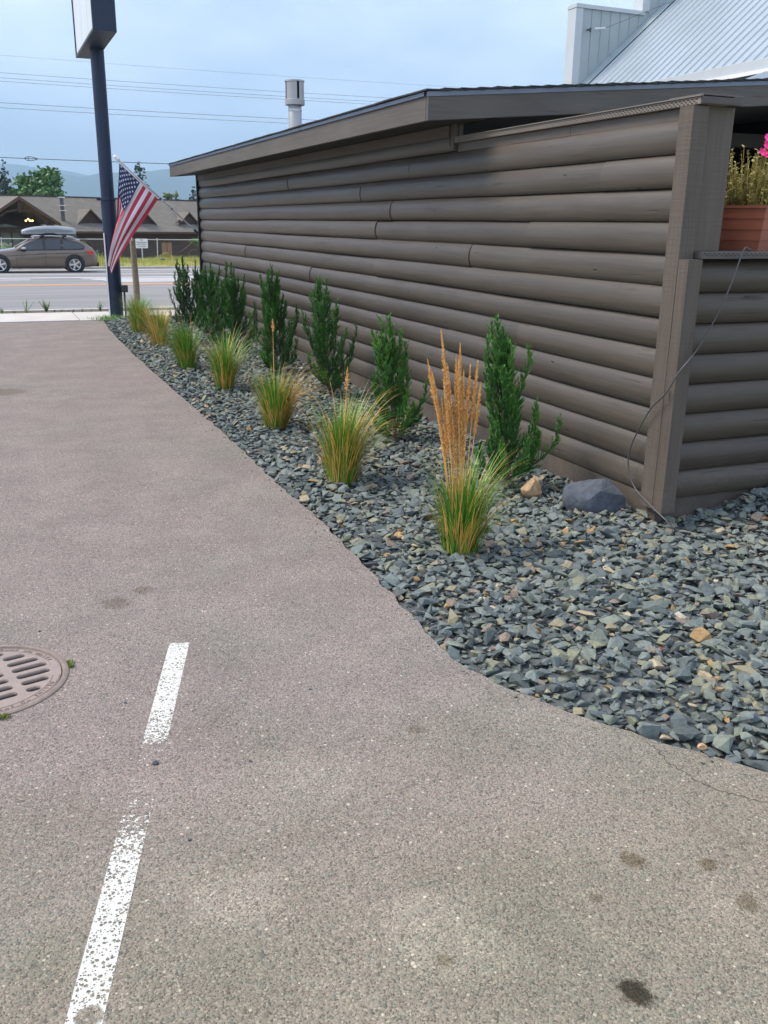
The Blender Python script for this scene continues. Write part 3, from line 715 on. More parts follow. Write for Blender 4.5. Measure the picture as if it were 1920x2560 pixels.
m = MB(); m.box(PX-0.05, PX+0.001, YN-0.05, YP-0.1, PZ-0.16, PZ+0.012); mbp(m, 'eave_trim', 'parapet_trim', bevel=0.004)
m = MB(); m.box(PX-0.075, PX-0.051, YN-0.05, YP-0.1, PZ-0.205, PZ-0.150); mbp(m, 'gutter_lip', 'white_metal', bevel=0.003)
m = MB(); m.prism([(9.75, 3.35), (PX-0.02, PZ-0.22), (PX-0.02, PZ-0.19), (9.75, 3.38)], YN-0.2, 12.0, 'y'); mbp(m, 'lower_roof_sheet', 'metal_roof')
sl2 = (PZ-0.19-3.03)/(PX-0.02-9.0); y = YN-0.1
while y < 11.95:
    m = MB(); m.add([(9.75, y-.021, 3.381), (9.75, y, 3.406), (9.75, y+.021, 3.381), (PX-0.03, y-.021, PZ-0.1905), (PX-0.03, y, PZ-0.166), (PX-0.03, y+.021, PZ-0.1905)], [(0, 1, 4, 3), (1, 2, 5, 4), (0, 2, 1), (3, 4, 5)]); mbp(m, 'lower_roof_rib', 'metal_rib')
    y += 0.2286
m = MB(); m.box(PX+0.35, 22.1, YN+0.2, YP-0.02, 0, PZ-0.06); mbp(m, 'wall', 'parapet_panel')
m = MB(); m.box(9.8, PX+0.3, YN, 11.8, 0, 2.6); mbp(m, 'lower_wall', 'parapet_panel')
# stepped false front
m = MB(); m.prism([(11.54, 0), (22.4, 0), (22.4, 5.86), (20.75, 5.86), (20.75, 7.6), (13.17, 7.6), (13.17, 5.86), (11.54, 5.86)], YP+0.02, YP+0.26, 'y'); mbp(m, 'false_front', 'parapet_panel')
for x0, x1, zt in ((11.50, 13.16, 5.86), (13.13, 20.8, 7.6)):
    m = MB(); m.box(x0-0.02, x1, YP-0.03, YP+0.30, zt+0.001, zt+0.075); mbp(m, 'coping', 'parapet_trim', bevel=0.004)
m = MB(); m.box(11.49, 11.66, YP-0.015, YP+0.29, 0, 5.858); mbp(m, 'corner_trim', 'parapet_trim', bevel=0.004)
m = MB(); m.box(13.10, 13.28, YP-0.015, YP+0.29, 5.94, 7.598); mbp(m, 'corner_trim', 'parapet_trim', bevel=0.004)
x = 11.90
while x < 16.8:
    zt = 5.855 if x < 13.1 else 7.595
    m = MB(); m.prism([(x-0.017, YP+0.019), (x-0.008, YP), (x+0.008, YP), (x+0.017, YP+0.019)], mz(x)-0.05, zt, 'z'); mbp(m, 'panel_rib', 'parapet_panel'); x += 0.232
m = MB(); v = []
for x in (11.56, 16.9):
    v += [(x, YP-0.16, mz(x)+0.028), (x, YP+0.016, mz(x)+0.028), (x, YP+0.016, mz(x)+0.10), (x, YP-0.01, mz(x)+0.10), (x, YP-0.16, mz(x)+0.034)]
m.add(v, [(0, 1, 6, 5), (1, 2, 7, 6), (2, 3, 8, 7), (3, 4, 9, 8), (4, 0, 5, 9), (0, 4, 3, 2, 1), (5, 6, 7, 8, 9)]); mbp(m, 'wall_flashing', 'parapet_panel')
m = MB(); m.tube([(11.80, YP+0.01, 5.48), (11.80, YP-0.10, 5.47)], 0.018, 8); m.tube([(11.80, YP-0.1, 5.50), (11.80, YP-0.1, 5.42)], 0.022, 8); mbp(m, 'anchor_bracket', 'steel_dark')
m = MB(); m.tube([(11.92, YP-0.08, 5.50), (12.17, YP-0.08, 5.53)], 0.016, 8); mbp(m, 'anchor_rod', 'white_metal')
m = MB(); hx, hy = 13.75, YP-1.6
m.tube([(hx, hy, mz(hx)), (hx-0.05, hy, mz(hx)+0.12), (hx-0.11, hy-0.05, mz(hx)+0.05)], 0.014, 6); m.tube([(hx, hy, mz(hx)), (hx+0.06, hy, mz(hx)+0.13)], 0.012, 6); mbp(m, 'roof_hook', 'steel_dark')
m = MB(); m.tube([(12.17, YP-0.08, 5.53), (hx-0.08, hy, mz(hx)+0.08)], 0.004, 5); mbp(m, 'guy_wire', 'steel_dark')

# ------------------------------------------------------------------ pole sign
ps = thing('pole_sign', 'tall navy steel pole carrying a white-faced sign cabinet beside the pavement', 'sign', (2.088, 17.24, 0))
m = MB(); m.lathe([(0.125, -0.3), (0.125, 2.02), (0.125, 2.021)], 32); m.build('pole', 'navy_paint', ps, smooth=True)
m = MB(); m.lathe([(0.112, 2.022), (0.112, 4.40)], 32); m.build('upper_pole', 'navy_paint', ps, smooth=True)
m = MB(); m.lathe([(0.126, 1.985), (0.139, 1.99), (0.139, 2.03), (0.126, 2.035)], 32); m.build('collar', 'navy_paint', ps, smooth=True)
m = MB(); m.box(-0.19, -0.125, -0.03, 0.03, 1.985, 2.03); m.build('bracket', 'navy_paint', ps)
cab = bpy.data.objects.new('cabinet', None); link(cab, ps)
X0, X1, Yn, Yf, Z0, Z1 = 1.856-2.088, 2.197-2.088, 15.60-17.24, 18.30-17.24, 4.36, 7.0
for nme, b in (('end_panel', (X0+.012, X1-.012, Yn, Yn+0.02, Z0+.02, Z1)), ('end_panel', (X0+.012, X1-.012, Yf-0.02, Yf, Z0+.02, Z1)), ('bottom_panel', (X0+.012, X1-.012, Yn+.0, Yf, Z0, Z0+.0195)), ('top_panel', (X0+.012, X1-.012, Yn, Yf, Z1+.001, Z1+0.02))):
    m = MB(); m.box(*b); m.build(nme, 'navy_paint', cab)
for xx in (X0+0.016, X1-0.024):
    m = MB(); m.box(xx, xx+0.008, Yn+0.025, Yf-0.025, Z0+0.022, Z1-0.001); m.build('sign_face', 'sign_face', cab)
for xx in (X0-0.004, X1-0.014):
    for (a, b, c, d) in ((Yn-.004, Yn+0.035, Z0-.004, Z1+.02), (Yf-0.035, Yf+.004, Z0-.004, Z1+.02), (Yn+0.0355, Yf-0.0355, Z0-.004, Z0+0.035), (Yn+0.0355, Yf-0.0355, Z1-0.03, Z1+0.024)):
        m = MB(); m.box(xx, xx+0.018, a, b, c, d); m.build('retainer', 'sign_edge', cab, bevel=0.002)
for zz in [Z0+0.10+0.19*i for i in range(12)]:
    for xx in (X0+0.045, X1-0.055):
        m = MB(); m.lathe([(0.0, -0.004), (0.005, -0.003), (0.006, 0.0)], 8); o = m.build('rivet', 'white_metal', cab); o.rotation_euler = (-math.pi/2, 0, 0); o.rotation_euler = (math.pi/2, 0, 0); o.location = (xx, Yn-0.0005, zz)
m = MB(); m.box(0.10, 0.22, -0.10, 0.02, 0.44, 0.56); m.tube([(0.16, -0.04, -0.05), (0.16, -0.04, 0.44)], 0.018, 8); m.build('junction_box', 'steel_dark', ps, bevel=0.004)
m = MB(); m.tube([(-0.118, -0.075, 0.0), (-0.118, -0.075, 1.45)], 0.012, 8); m.build('white_strip', 'white_metal', ps)  # thin white strip up the left side of the pole

# ------------------------------------------------------------------ flag on a wall-mounted pole
PB, PT = Vector((3.455, 16.36, 1.455)), Vector((2.150, 16.40, 2.655))
fp = thing('flagpole', 'slanted silver flagpole mounted on the far corner of the log building', 'flagpole', PB)
dd = PT-PB
m = MB(); m.tube([dd*0.0, dd*0.47], 0.0125, 12); m.build('lower_shaft', 'galvanized', fp, smooth=True)
m = MB(); m.tube([dd*0.465, dd*0.965], 0.0145, 12); m.build('upper_shaft', 'galvanized', fp, smooth=True)
m = MB(); m.tube([dd*0.955, dd*0.962, dd*0.985, dd*1.005, dd*1.012], [0.016, 0.030, 0.033, 0.026, 0.01], 12); m.build('finial', 'white_metal', fp, smooth=True)
m = MB(); m.tube([dd*0.0-dd.normalized()*0.02, dd*0.06], 0.022, 12); m.box(-0.005, 0.05, -0.035, 0.035, -0.09, 0.06); m.build('bracket', 'steel_dark', fp, smooth=False)
m = MB(); m.tube([dd*0.462, dd*0.478], 0.019, 12); m.tube([dd*0.33, dd*0.34], 0.018, 12); m.build('clamp_ring', 'steel_dark', fp)
H0, H1 = Vector((2.205, 16.385, 2.560)), Vector((2.800, 16.37, 2.022))
def bez(a, b, c, d, t): return a*(1-t)**3+b*3*t*(1-t)**2+c*3*t*t*(1-t)+d*t**3
def flag_pt(s, t):
    """s along the hoist from the top, t along the fly"""
    h0 = H0+(H1-H0)*s
    if s > 0.5385:
        k = (s-0.5385)/0.4615
        c1 = Vector((2.53, 16.36, 2.20)).lerp(Vector((2.62, 16.36, 1.68)), k)
        c1 = h0+(Vector((-0.22, -0.02, -0.33)).lerp(Vector((-0.20, 0.0, -0.33)), k))
        c2 = Vector((2.03, 16.34, 1.46)).lerp(Vector((2.13, 16.36, 1.22)), k)
        en = Vector((1.93, 16.36, 0.93)).lerp(Vector((1.955, 16.40, 0.795)), k)
        p = bez(h0, c1, c2, en, t)
        p.y += 0.030*math.sin(k*7.5+t*3)*math.sin(math.pi*min(1, t*1.2))+0.02*t*math.sin(5*k)
    else:
        k = s/0.5385
        c1 = h0+Vector((-0.02, 0.0, -0.30)).lerp(Vector((-0.22, -0.02, -0.33)), k)
        c2 = Vector((2.075, 16.40, 1.60)).lerp(Vector((2.03, 16.34, 1.46)), k)
        en = Vector((2.06, 16.50, 1.08)).lerp(Vector((1.93, 16.36, 0.93)), k)
        p = bez(h0, c1, c2, en, t)
        fold = math.sin(min(1, max(0, (t-0.28)/0.35))*math.pi/2)
        p.y += fold*(0.11*math.sin(math.pi*(1-k))+0.05*math.sin(2.6*math.pi*k)*math.sin(math.pi*k)) + 0.012*math.sin(9*k+4*t)*math.sin(math.pi*k)
        p.x += fold*0.035*math.sin(math.pi*k*1.6)
    return p
NS, NTT = 52, 60
fg = MB()
base = Vector((2.2, 16.38, 0.8))
fg.v = [tuple(flag_pt(i/NS, j/NTT)-base) for i in range(NS+1) for j in range(NTT+1)]; fg.r = [0.5]*len(fg.v)
for i in range(NS):
    for j in range(NTT):
        a = i*(NTT+1)+j; fg.f.append((a, a+1, a+NTT+2, a+NTT+1))
        st = i//4
        fg.m.append(2 if (st < 7 and j < NTT*0.4) else (0 if st % 2 == 0 else 1))
flag = thing('flag', 'red, white and blue striped flag with white stars hanging from the slanted pole', 'flag', base)
me_o = fg.build('cloth', ['flag_red', 'flag_white', 'flag_blue'], flag, smooth=True)
hd = MB(); hd.tube([flag_pt(i/20, 0)-base for i in range(21)], 0.009, 6); hd.build('header_tape', 'flag_white', flag)
for i, sfr in enumerate((0.03, 0.97)):
    q = MB(); p = flag_pt(sfr, 0); tt = (p-PB).dot(dd)/dd.dot(dd); q.tube([p-base, PB+dd*tt-base], 0.005, 6); q.build('clip', 'galvanized', flag)
for r_ in range(9):
    for c_ in range(6 if r_ % 2 == 0 else 5):
        sc_ = (r_+1)/10*7/13; tc_ = ((2*c_+1) if r_ % 2 == 0 else (2*c_+2))/12*0.4
        q = MB()
        for side in (-1, 1):
            v = [];
            P = flag_pt(sc_, tc_); du = (flag_pt(sc_+.01, tc_)-P); dv = (flag_pt(sc_, tc_+.01)-P); n_ = du.cross(dv).normalized()*0.004*side
            for k in range(10):
                a = math.pi*k/5; R_ = 0.0255 if k % 2 == 0 else 0.0105
                v.append(flag_pt(sc_-R_*math.cos(a)/0.80, tc_+R_*math.sin(a)/1.52)+n_-base)
            v.append(P+n_-base)
            q.add(v, [(10, k, (k+1) % 10) for k in range(10)])
        q.build('star', 'flag_white', flag)

# ------------------------------------------------------------------ planter and flowers on the sill
pot = thing('planter', 'square tapered terracotta planter standing on the patio sill', 'planter', (4.16, 4.33, 1.5405), math.radians(21))
m = MB(); v = []
for z, w in ((0, 0.125), (0.055, 0.1335), (0.0565, 0.1375), (0.115, 0.1425), (0.1165, 0.1465), (0.175, 0.1515), (0.1765, 0.1555), (0.232, 0.1605), (0.2335, 0.168), (0.247, 0.169)):
    v += [(-w, -w, z), (w, -w, z), (w, w, z), (-w, w, z)]
f = [(i*4+j, i*4+(j+1) % 4, (i+1)*4+(j+1) % 4, (i+1)*4+j) for i in range(9) for j in range(4)]+[(3, 2, 1, 0)]
m.add(v, f); m.build('body', 'terracotta', pot)
m = MB(); m.add([(-.168, -.168, .2465), (.168, -.168, .2465), (.168, .168, .2465), (-.168, .168, .2465), (-.150, -.150, .2465), (.150, -.150, .2465), (.150, .150, .2465), (-.150, .150, .2465), (-.150, -.150, .225), (.150, -.150, .225), (.150, .150, .225), (-.150, .150, .225)],
                [(0, 1, 5, 4), (1, 2, 6, 5), (2, 3, 7, 6), (3, 0, 4, 7), (4, 5, 9, 8), (5, 6, 10, 9), (6, 7, 11, 10), (7, 4, 8, 11), (8, 9, 10, 11)]); m.build('rim', 'terracotta', pot)
fw = thing('flower_plant', 'pink flowering plant with dry yellow-green stems growing in the terracotta planter', 'plant', (4.16, 4.33, 1.766), math.radians(21))
lv = MB(); st = MB()
for i in range(150):
    x, y = random.uniform(-.14, .14), random.uniform(-.14, .14); hgt = random.uniform(0.06, 0.22) if random.random() < .6 else random.uniform(.2, .34)
    tip = Vector((x*1.35+random.uniform(-.03, .03), y*1.35+random.uniform(-.03, .03), hgt)); b0 = Vector((x, y, 0)); r_ = random.random()
    st.tube([b0, b0.lerp(tip, .5)+Vector((random.uniform(-.01, .01), random.uniform(-.01, .01), 0)), tip], [0.0028, 0.0022, 0.0015], 4)
    for k in range(24):
        q = b0.lerp(tip, random.uniform(0.05, 1.0)); a = random.uniform(0, 6.28); L = random.uniform(0.014, 0.034)
        d1 = Vector((math.cos(a), math.sin(a), random.uniform(-.1, 0.9))).normalized(); s_ = d1.cross(Vector((0, 0, 1))).normalized()*L*0.30
        lv.add([q, q+d1*L*.5+s_, q+d1*L, q+d1*L*.5-s_], [(0, 1, 2, 3)], r=min(1, max(0, r_*0.7+random.uniform(0, .3))))
tag(lv.build('leaves', 'dry_leaf', fw, rnd=True), kind='stuff'); tag(st.build('stems', 'dry_leaf', fw, rnd=True), kind='stuff')
for (x, y, z, r_) in ((-.155, -.125, .335, .031), (-.135, -.150, .325, .034), (-.112, -.178, .338, .026), (-.160, -.098, .300, .024), (-.150, -.118, .285, .018), (-.06, -.21, .33, .026), (.02, -.20, .35, .028), (-.165, -.120, .372, .022), (-.150, -.155, .345, .024), (-.10, -.15, .39, .025)):
    fl_ = MB(); c = Vector((x, y, z))
    for k in range(5):
        a = 2*math.pi*k/5+x*30; n_ = Vector((-0.55, -0.65, 0.5)).normalized(); e1 = n_.cross(Vector((0, 0, 1))).normalized(); e2 = n_.cross(e1)
        d1 = e1*math.cos(a)+e2*math.sin(a); d2 = -e1*math.sin(a)+e2*math.cos(a)
        fl_.add([c, c+d1*r_*.6+d2*r_*.5+n_*.004, c+d1*r_*1.05+d2*r_*.28+n_*.009, c+d1*r_*1.05-d2*r_*.28+n_*.009, c+d1*r_*.6-d2*r_*.5+n_*.004], [(0, 1, 2), (0, 2, 3), (0, 3, 4)])
    fl_.tube([(x, y+0.004, z), (x*0.7, y*0.7, z*0.4)], 0.0018, 4, 1)
    fl_.build('flower', ['petal', 'dry_leaf'], fw, rnd=True)

# ------------------------------------------------------------------ loose cable
pts = [(3.90, 4.02, 1.549), (3.85, 3.995, 1.556), (3.79, 3.965, 1.548), (3.715, 3.95, 1.363), (3.649, 3.95, 1.213), (3.545, 3.952, 1.034), (3.43, 3.953, 0.905), (3.407, 4.01, 0.785), (3.404, 4.119, 0.679), (3.41, 4.22, 0.527),
       (3.412, 4.274, 0.417), (3.412, 4.285, 0.331), (3.412, 4.254, 0.246), (3.41, 4.18, 0.178), (3.40, 4.01, 0.121), (3.40, 3.90, 0.085), (3.42, 3.84, 0.045)]
def smooth_path(P, n=6):
    P = [Vector(p) for p in P]; out = []
    for i in range(len(P)-1):
        a, b, c, d = P[max(i-1, 0)], P[i], P[i+1], P[min(i+2, len(P)-1)]
        for k in range(n):
            t = k/n; out.append(0.5*((2*b)+(c-a)*t+(2*a-5*b+4*c-d)*t*t+(3*b-a-3*c+d)*t**3))
    return out+[P[-1]]
m = MB(); m.tube([p-Vector(pts[-1]) for p in smooth_path(pts)], 0.0042, 7)
cb = m.build('cable', 'cable_rubber', smooth=True); cb.location = pts[-1]
tag(cb, 'thin black cable drooping from the sill across the corner post to the gravel', 'cable')

# ------------------------------------------------------------------ stone bed
_ey = np.array([p[1] for p in EDGE[::-1]]); _ex = np.array([p[0] for p in EDGE[::-1]])
def edge_x(y): return np.interp(y, _ey, _ex)
def sst(a, b, x):
    t_ = np.clip((x-a)/(b-a), 0, 1); return t_*t_*(3-2*t_)
def bed_z(x, y):
    e = np.maximum(0, x-edge_x(y))
    z = -0.012+0.035*sst(0.0, 0.35, e)
    z = z+0.012*np.sin(x*2.1+y*1.3)*sst(0.1, 0.5, e)+0.008*np.sin(x*5.3-y*3.7)*sst(0.1, 0.5, e)
    z = z+0.125*sst(3.55, 4.6, x)*sst(5.5, 4.0, y)*sst(2.2, 3.6, y)
    z = z-0.02*np.exp(-((x-3.5)**2+(y-3.9)**2)/0.05)
    return z
V, F = [], []; o_ = 0
for gy, nx_, xr in ((np.linspace(-2, 4.09, 80), 60, 12.0), (np.linspace(4.085, 17.1, 110), 30, 3.60)):
    gx = np.linspace(0, 1, nx_)
    for y in gy:
        e = edge_x(y)-0.03; xx = e+(xr-e)*gx**1.5
        V.append(np.stack([xx, np.full_like(xx, y), bed_z(xx, y)-0.018], 1))
    ii, jj = np.meshgrid(np.arange(len(gy)-1), np.arange(nx_-1), indexing='ij'); a = (ii*nx_+jj).ravel()+o_; o_ += nx_*len(gy)
    F.append(np.stack([a, a+1, a+nx_+1, a+nx_], 1))
bed = raw('stone_bed', 'bed_soil', np.concatenate(V), F, smooth=True); tag(bed, kind='structure')

def hull_stone(seed):
    r = np.random.default_rng(seed); k = r.integers(9, 14)
    p = r.normal(size=(k, 3)); p /= np.linalg.norm(p, axis=1)[:, None]; p *= r.uniform(0.78, 1.08, (k, 1))
    p *= np.array([1.0, r.uniform(0.6, 0.9), r.uniform(0.26, 0.52)])
    bm = bmesh.new()
    for q in p: bm.verts.new(q)
    res = bmesh.ops.convex_hull(bm, input=bm.verts)
    for e in list(res.get('geom_interior', [])): 
        if isinstance(e, bmesh.types.BMVert) and e.is_valid: bm.verts.remove(e)
    loose = [v for v in bm.verts if not v.link_faces]
    for v in loose: bm.verts.remove(v)
    bmesh.ops.triangulate(bm, faces=bm.faces); bm.verts.index_update()
    V_ = np.array([v.co[:] for v in bm.verts], np.float32); F_ = np.array([[v.index for v in f.verts] for f in bm.faces], np.int32); bm.free()
    return V_, F_
PROTO = [hull_stone(100+i) for i in range(48)]
def eul(r, n, tilt):
    az = r.uniform(0, 2*np.pi, n); tx = r.normal(0, tilt, n); ty = r.normal(0, tilt, n)
    ca, sa, cx, sx_, cy, sy = np.cos(az), np.sin(az), np.cos(tx), np.sin(tx), np.cos(ty), np.sin(ty)
    Rz = np.zeros((n, 3, 3)); Rz[:, 0, 0] = ca; Rz[:, 0, 1] = -sa; Rz[:, 1, 0] = sa; Rz[:, 1, 1] = ca; Rz[:, 2, 2] = 1
    Rx = np.zeros((n, 3, 3)); Rx[:, 0, 0] = 1; Rx[:, 1, 1] = cx; Rx[:, 1, 2] = -sx_; Rx[:, 2, 1] = sx_; Rx[:, 2, 2] = cx
    Ry = np.zeros((n, 3, 3)); Ry[:, 0, 0] = cy; Ry[:, 0, 2] = sy; Ry[:, 2, 0] = -sy; Ry[:, 2, 2] = cy; Ry[:, 1, 1] = 1
    return Rx @ Ry @ Rz, az, tx, ty
pts_ = []
def scatter(step, zoff, smin, smax, ylo, yhi, jit=0.5, skip=0.0):
    ys = np.arange(ylo, yhi, step)
    for y in ys:
        xe = float(edge_x(y)); xm = 7.2 if y < 4.07 else 3.49
        xs_ = np.arange(xe+0.004, xm, step)
        if not len(xs_): continue
        X = xs_+RNG.uniform(-jit, jit, len(xs_))*step; Yq = y+RNG.uniform(-jit, jit, len(xs_))*step
        S = smin*(smax/smin)**(RNG.random(len(xs_))**1.5)
        keep = (X > edge_x(Yq)+S*0.55) & (RNG.random(len(xs_)) > skip)
        for x_, y_, s_ in zip(X[keep], Yq[keep], S[keep]): pts_.append((x_, y_, float(bed_z(x_, y_))+zoff, s_))
scatter(0.040, -0.013, 0.019, 0.034, 0.6, 6.2); scatter(0.054, 0.003, 0.021, 0.048, 0.6, 6.2, 0.6, 0.05); scatter(0.092, 0.012, 0.030, 0.060, 0.6, 6.2, 0.6, 0.2)
scatter(0.10, 0.012, 0.008, 0.016, 0.6, 6.2, 0.8, 0.1); scatter(0.054, -0.008, 0.023, 0.038, 6.2, 17.0); scatter(0.066, 0.008, 0.024, 0.050, 6.2, 17.0, 0.6, 0.10)
for _ in range(150):
    y_ = RNG.uniform(0.9, 9.0)**1.0; e_ = float(edge_x(y_)); s_ = RNG.uniform(.003, .009); pts_.append((e_-abs(RNG.normal(0, .05))-.002, y_, s_*.3, s_))
pts_ = np.array(pts_)
# keep clear of the boulders
for (bx_, by_, br_) in ((3.27, 4.375, 0.125), (3.075, 4.79, 0.05)):
    pts_ = pts_[np.hypot(pts_[:, 0]-bx_, pts_[:, 1]-by_) > br_]
ok = ~((pts_[:, 1] > 4.06) & (pts_[:, 0] > 3.475))
pts_ = pts_[ok]
# rank by how large each shows from where the photograph was taken
rel = pts_[:, :3]-np.array([0, 0, EYE]); fw_ = rel @ np.array(_f); rt = rel @ np.array(_r2); up_ = rel @ np.array(_u2)
inside = (np.abs(rt/fw_) < 0.43) & (np.abs(up_/fw_) < 0.57) & (fw_ > 0)
size = np.where(inside & (pts_[:, 2]-bed_z(pts_[:, 0], pts_[:, 1]) > 0.0), pts_[:, 3]/fw_, 0)
order = np.argsort(-size); top = order[:300]; rest = order[300:]
proto_me = []
for i, (v_, f_) in enumerate(PROTO[:24]):
    me = bpy.data.meshes.new('stone'); me.from_pydata(v_.tolist(), [], f_.tolist()); me.materials.append(MATS['slate_single']); proto_me.append(me)
for k in top:
    x_, y_, z_, s_ = pts_[k]
    o = bpy.data.objects.new('stone', proto_me[int(RNG.integers(24))]); COL.objects.link(o); o.parent = bed
    o.location = (x_, y_, z_); o.scale = (s_*1.15,)*3; o.rotation_euler = (RNG.normal(0, .26), RNG.normal(0, .26), RNG.uniform(0, 6.28))
Vs, Fs, Rs = [], [], []; off = 0
which = RNG.integers(0, len(PROTO), len(rest)); Rm, *_ = eul(RNG, len(rest), 0.29)
for pi, (v_, f_) in enumerate(PROTO):
    sel = np.where(which == pi)[0]
    if not len(sel): continue
    P = pts_[rest[sel]]
    W = np.einsum('nij,kj->nki', Rm[sel], v_)*P[:, None, 3:4]*1.12+P[:, None, :3]
    n_, k_ = len(sel), len(v_)
    Vs.append(W.reshape(-1, 3)); Fs.append((f_[None]+(np.arange(n_)*k_)[:, None, None]+off).reshape(-1, 3)); Rs.append(np.repeat(RNG.random(n_), k_)); off += n_*k_
gravel = raw('gravel', 'slate', np.concatenate(Vs), [np.concatenate(Fs)], np.concatenate(Rs), parent=bed); tag(gravel, kind='stuff')

# boulders beside the wall
def boulder(name, mat, loc, size, seed, label, cuts=9, sub=3):
    bm = bmesh.new(); bmesh.ops.create_icosphere(bm, subdivisions=4, radius=1.0); r = np.random.default_rng(seed)
    planes = []
    for _ in range(cuts):
        n = r.normal(size=3); n[2] = abs(n[2])*0.8; n /= np.linalg.norm(n); planes.append((Vector(n), r.uniform(0.55, 0.80)))
    for v in bm.verts:
        for n, d in planes:
            k = v.co.dot(n)-d
            if k > 0: v.co -= n*k
        v.co *= 1+0.025*vnoise(v.co.x*4, v.co.y*4+v.co.z*3, seed)+0.012*vnoise(v.co.x*11, v.co.z*12, seed+1)
        v.co = Vector((v.co.x*size[0], v.co.y*size[1], v.co.z*size[2]))
    me = bpy.data.meshes.new(name); bm.to_mesh(me); bm.free(); me.materials.append(MATS[mat])
    me.polygons.foreach_set('use_smooth', [True]*len(me.polygons)); me.set_sharp_from_angle(angle=math.radians(24))
    o = bpy.data.objects.new(name, me); o.location = loc; link(o); return tag(o, label, 'rock')
b1 = boulder('boulder', 'boulder', (3.265, 4.375, 0.095), (0.20, 0.14, 0.155), 3, 'dark blue-grey boulder lying on the gravel against the log wall by the corner'); b1.rotation_euler = (0, 0, -0.55)
b2 = boulder('tan_rock', 'tan_rock', (3.075, 4.78, 0.068), (0.088, 0.072, 0.080), 8, 'small tan rock lying at the foot of the juniper with the low side branch', 12); b2.rotation_euler = (0.2, 0.5, 0.3)
m = boulder('pebble', 'tan_rock', (2.035, 1.985+0.045, 0.012), (0.019, 0.014, 0.011), 5, 'smooth tan pebble on the edge of the gravel beside the asphalt crack', 2)
plain('rust_red', (0.55, 0.09, 0.03), 0.7)
m = boulder('red_chip', 'rust_red', (2.33, 2.62, 0.045), (0.014, 0.010, 0.012), 6, 'tiny bright red chip lying among the grey gravel', 7)
for i, (x, y, s_) in enumerate([(0.335, 2.62, 0.012), (0.62, 2.52, 0.006), (0.95, 2.9, 0.006), (0.30, 3.05, 0.006), (0.05, 3.80, 0.007), (0.36, 2.2, 0.006)]):
    o = boulder('pebble', 'boulder', (x, y, s_*0.4), (s_, s_*.8, s_*.6), 20+i, 'dark loose pebble lying on the bare asphalt', 6); o['group'] = 'loose pebbles on the asphalt'

# ------------------------------------------------------------------ ornamental grasses
def blade(m, base, az, lean, L, w, r0, r1, curl=1.0, n=7):
    """one arching leaf"""
    d = Vector((math.cos(az), math.sin(az), 0)); s = Vector((-d.y, d.x, 0)); p = Vector(base); th = lean*0.35; v = []; rr = []
    for i in range(n+1):
        t = i/n; ww = w*(1-t**1.7)*(0.75+0.5*min(1, t*4)) if i < n else 0.0002
        v += [p+s*ww, p-s*ww]; rr += [r0+(r1-r0)*t]*2
        th = lean*(0.35+curl*t*t*1.5); p = p+(d*math.sin(th)+Vector((0, 0, math.cos(th))))*(L/n)
    m.add(v, [(2*i, 2*i+1, 2*i+3, 2*i+2) for i in range(n)], r=rr)
def plume(parent, base, az, lean, L, head):
    m = MB(); d = Vector((math.cos(az), math.sin(az), 0)); P = []; p = Vector(base)
    for i in range(9):
        th = lean*(0.6+0.7*i/8); P.append(p.copy()); p = p+(d*math.sin(th)+Vector((0, 0, math.cos(th))))*(L/8)
    m.tube(P, [0.0022]*6+[0.0018, 0.0013, 0.0008], 5, 0, 0.3)
    ax = P[-1]-P[-2]; ax.normalize(); s0 = 1-head/L
    n = int(head*1300)
    for i in range(n):
        t = s0+(1-s0)*i/n; k = t*8; j = min(7, int(k)); q = P[j].lerp(P[j+1], k-j); u = (i/n)
        w = 0.023*math.sin(math.pi*min(1, 0.12+u*0.88))**0.7*(1.1-0.55*u)
        a = random.uniform(0, 6.28); e1 = ax.cross(Vector((0.3, 0.8, 0.1))).normalized(); e2 = ax.cross(e1)
        o = (e1*math.cos(a)+e2*math.sin(a)); tip = q+o*w*random.uniform(.25, 1.15)+ax*random.uniform(0.010, 0.026); sd = ax.cross(o)*0.0034
        m.add([q, q.lerp(tip, .55)+sd, tip, q.lerp(tip, .55)-sd], [(0, 1, 2, 3)], r=random.random())
    return m.build('plume', 'plume_straw', parent, rnd=True)
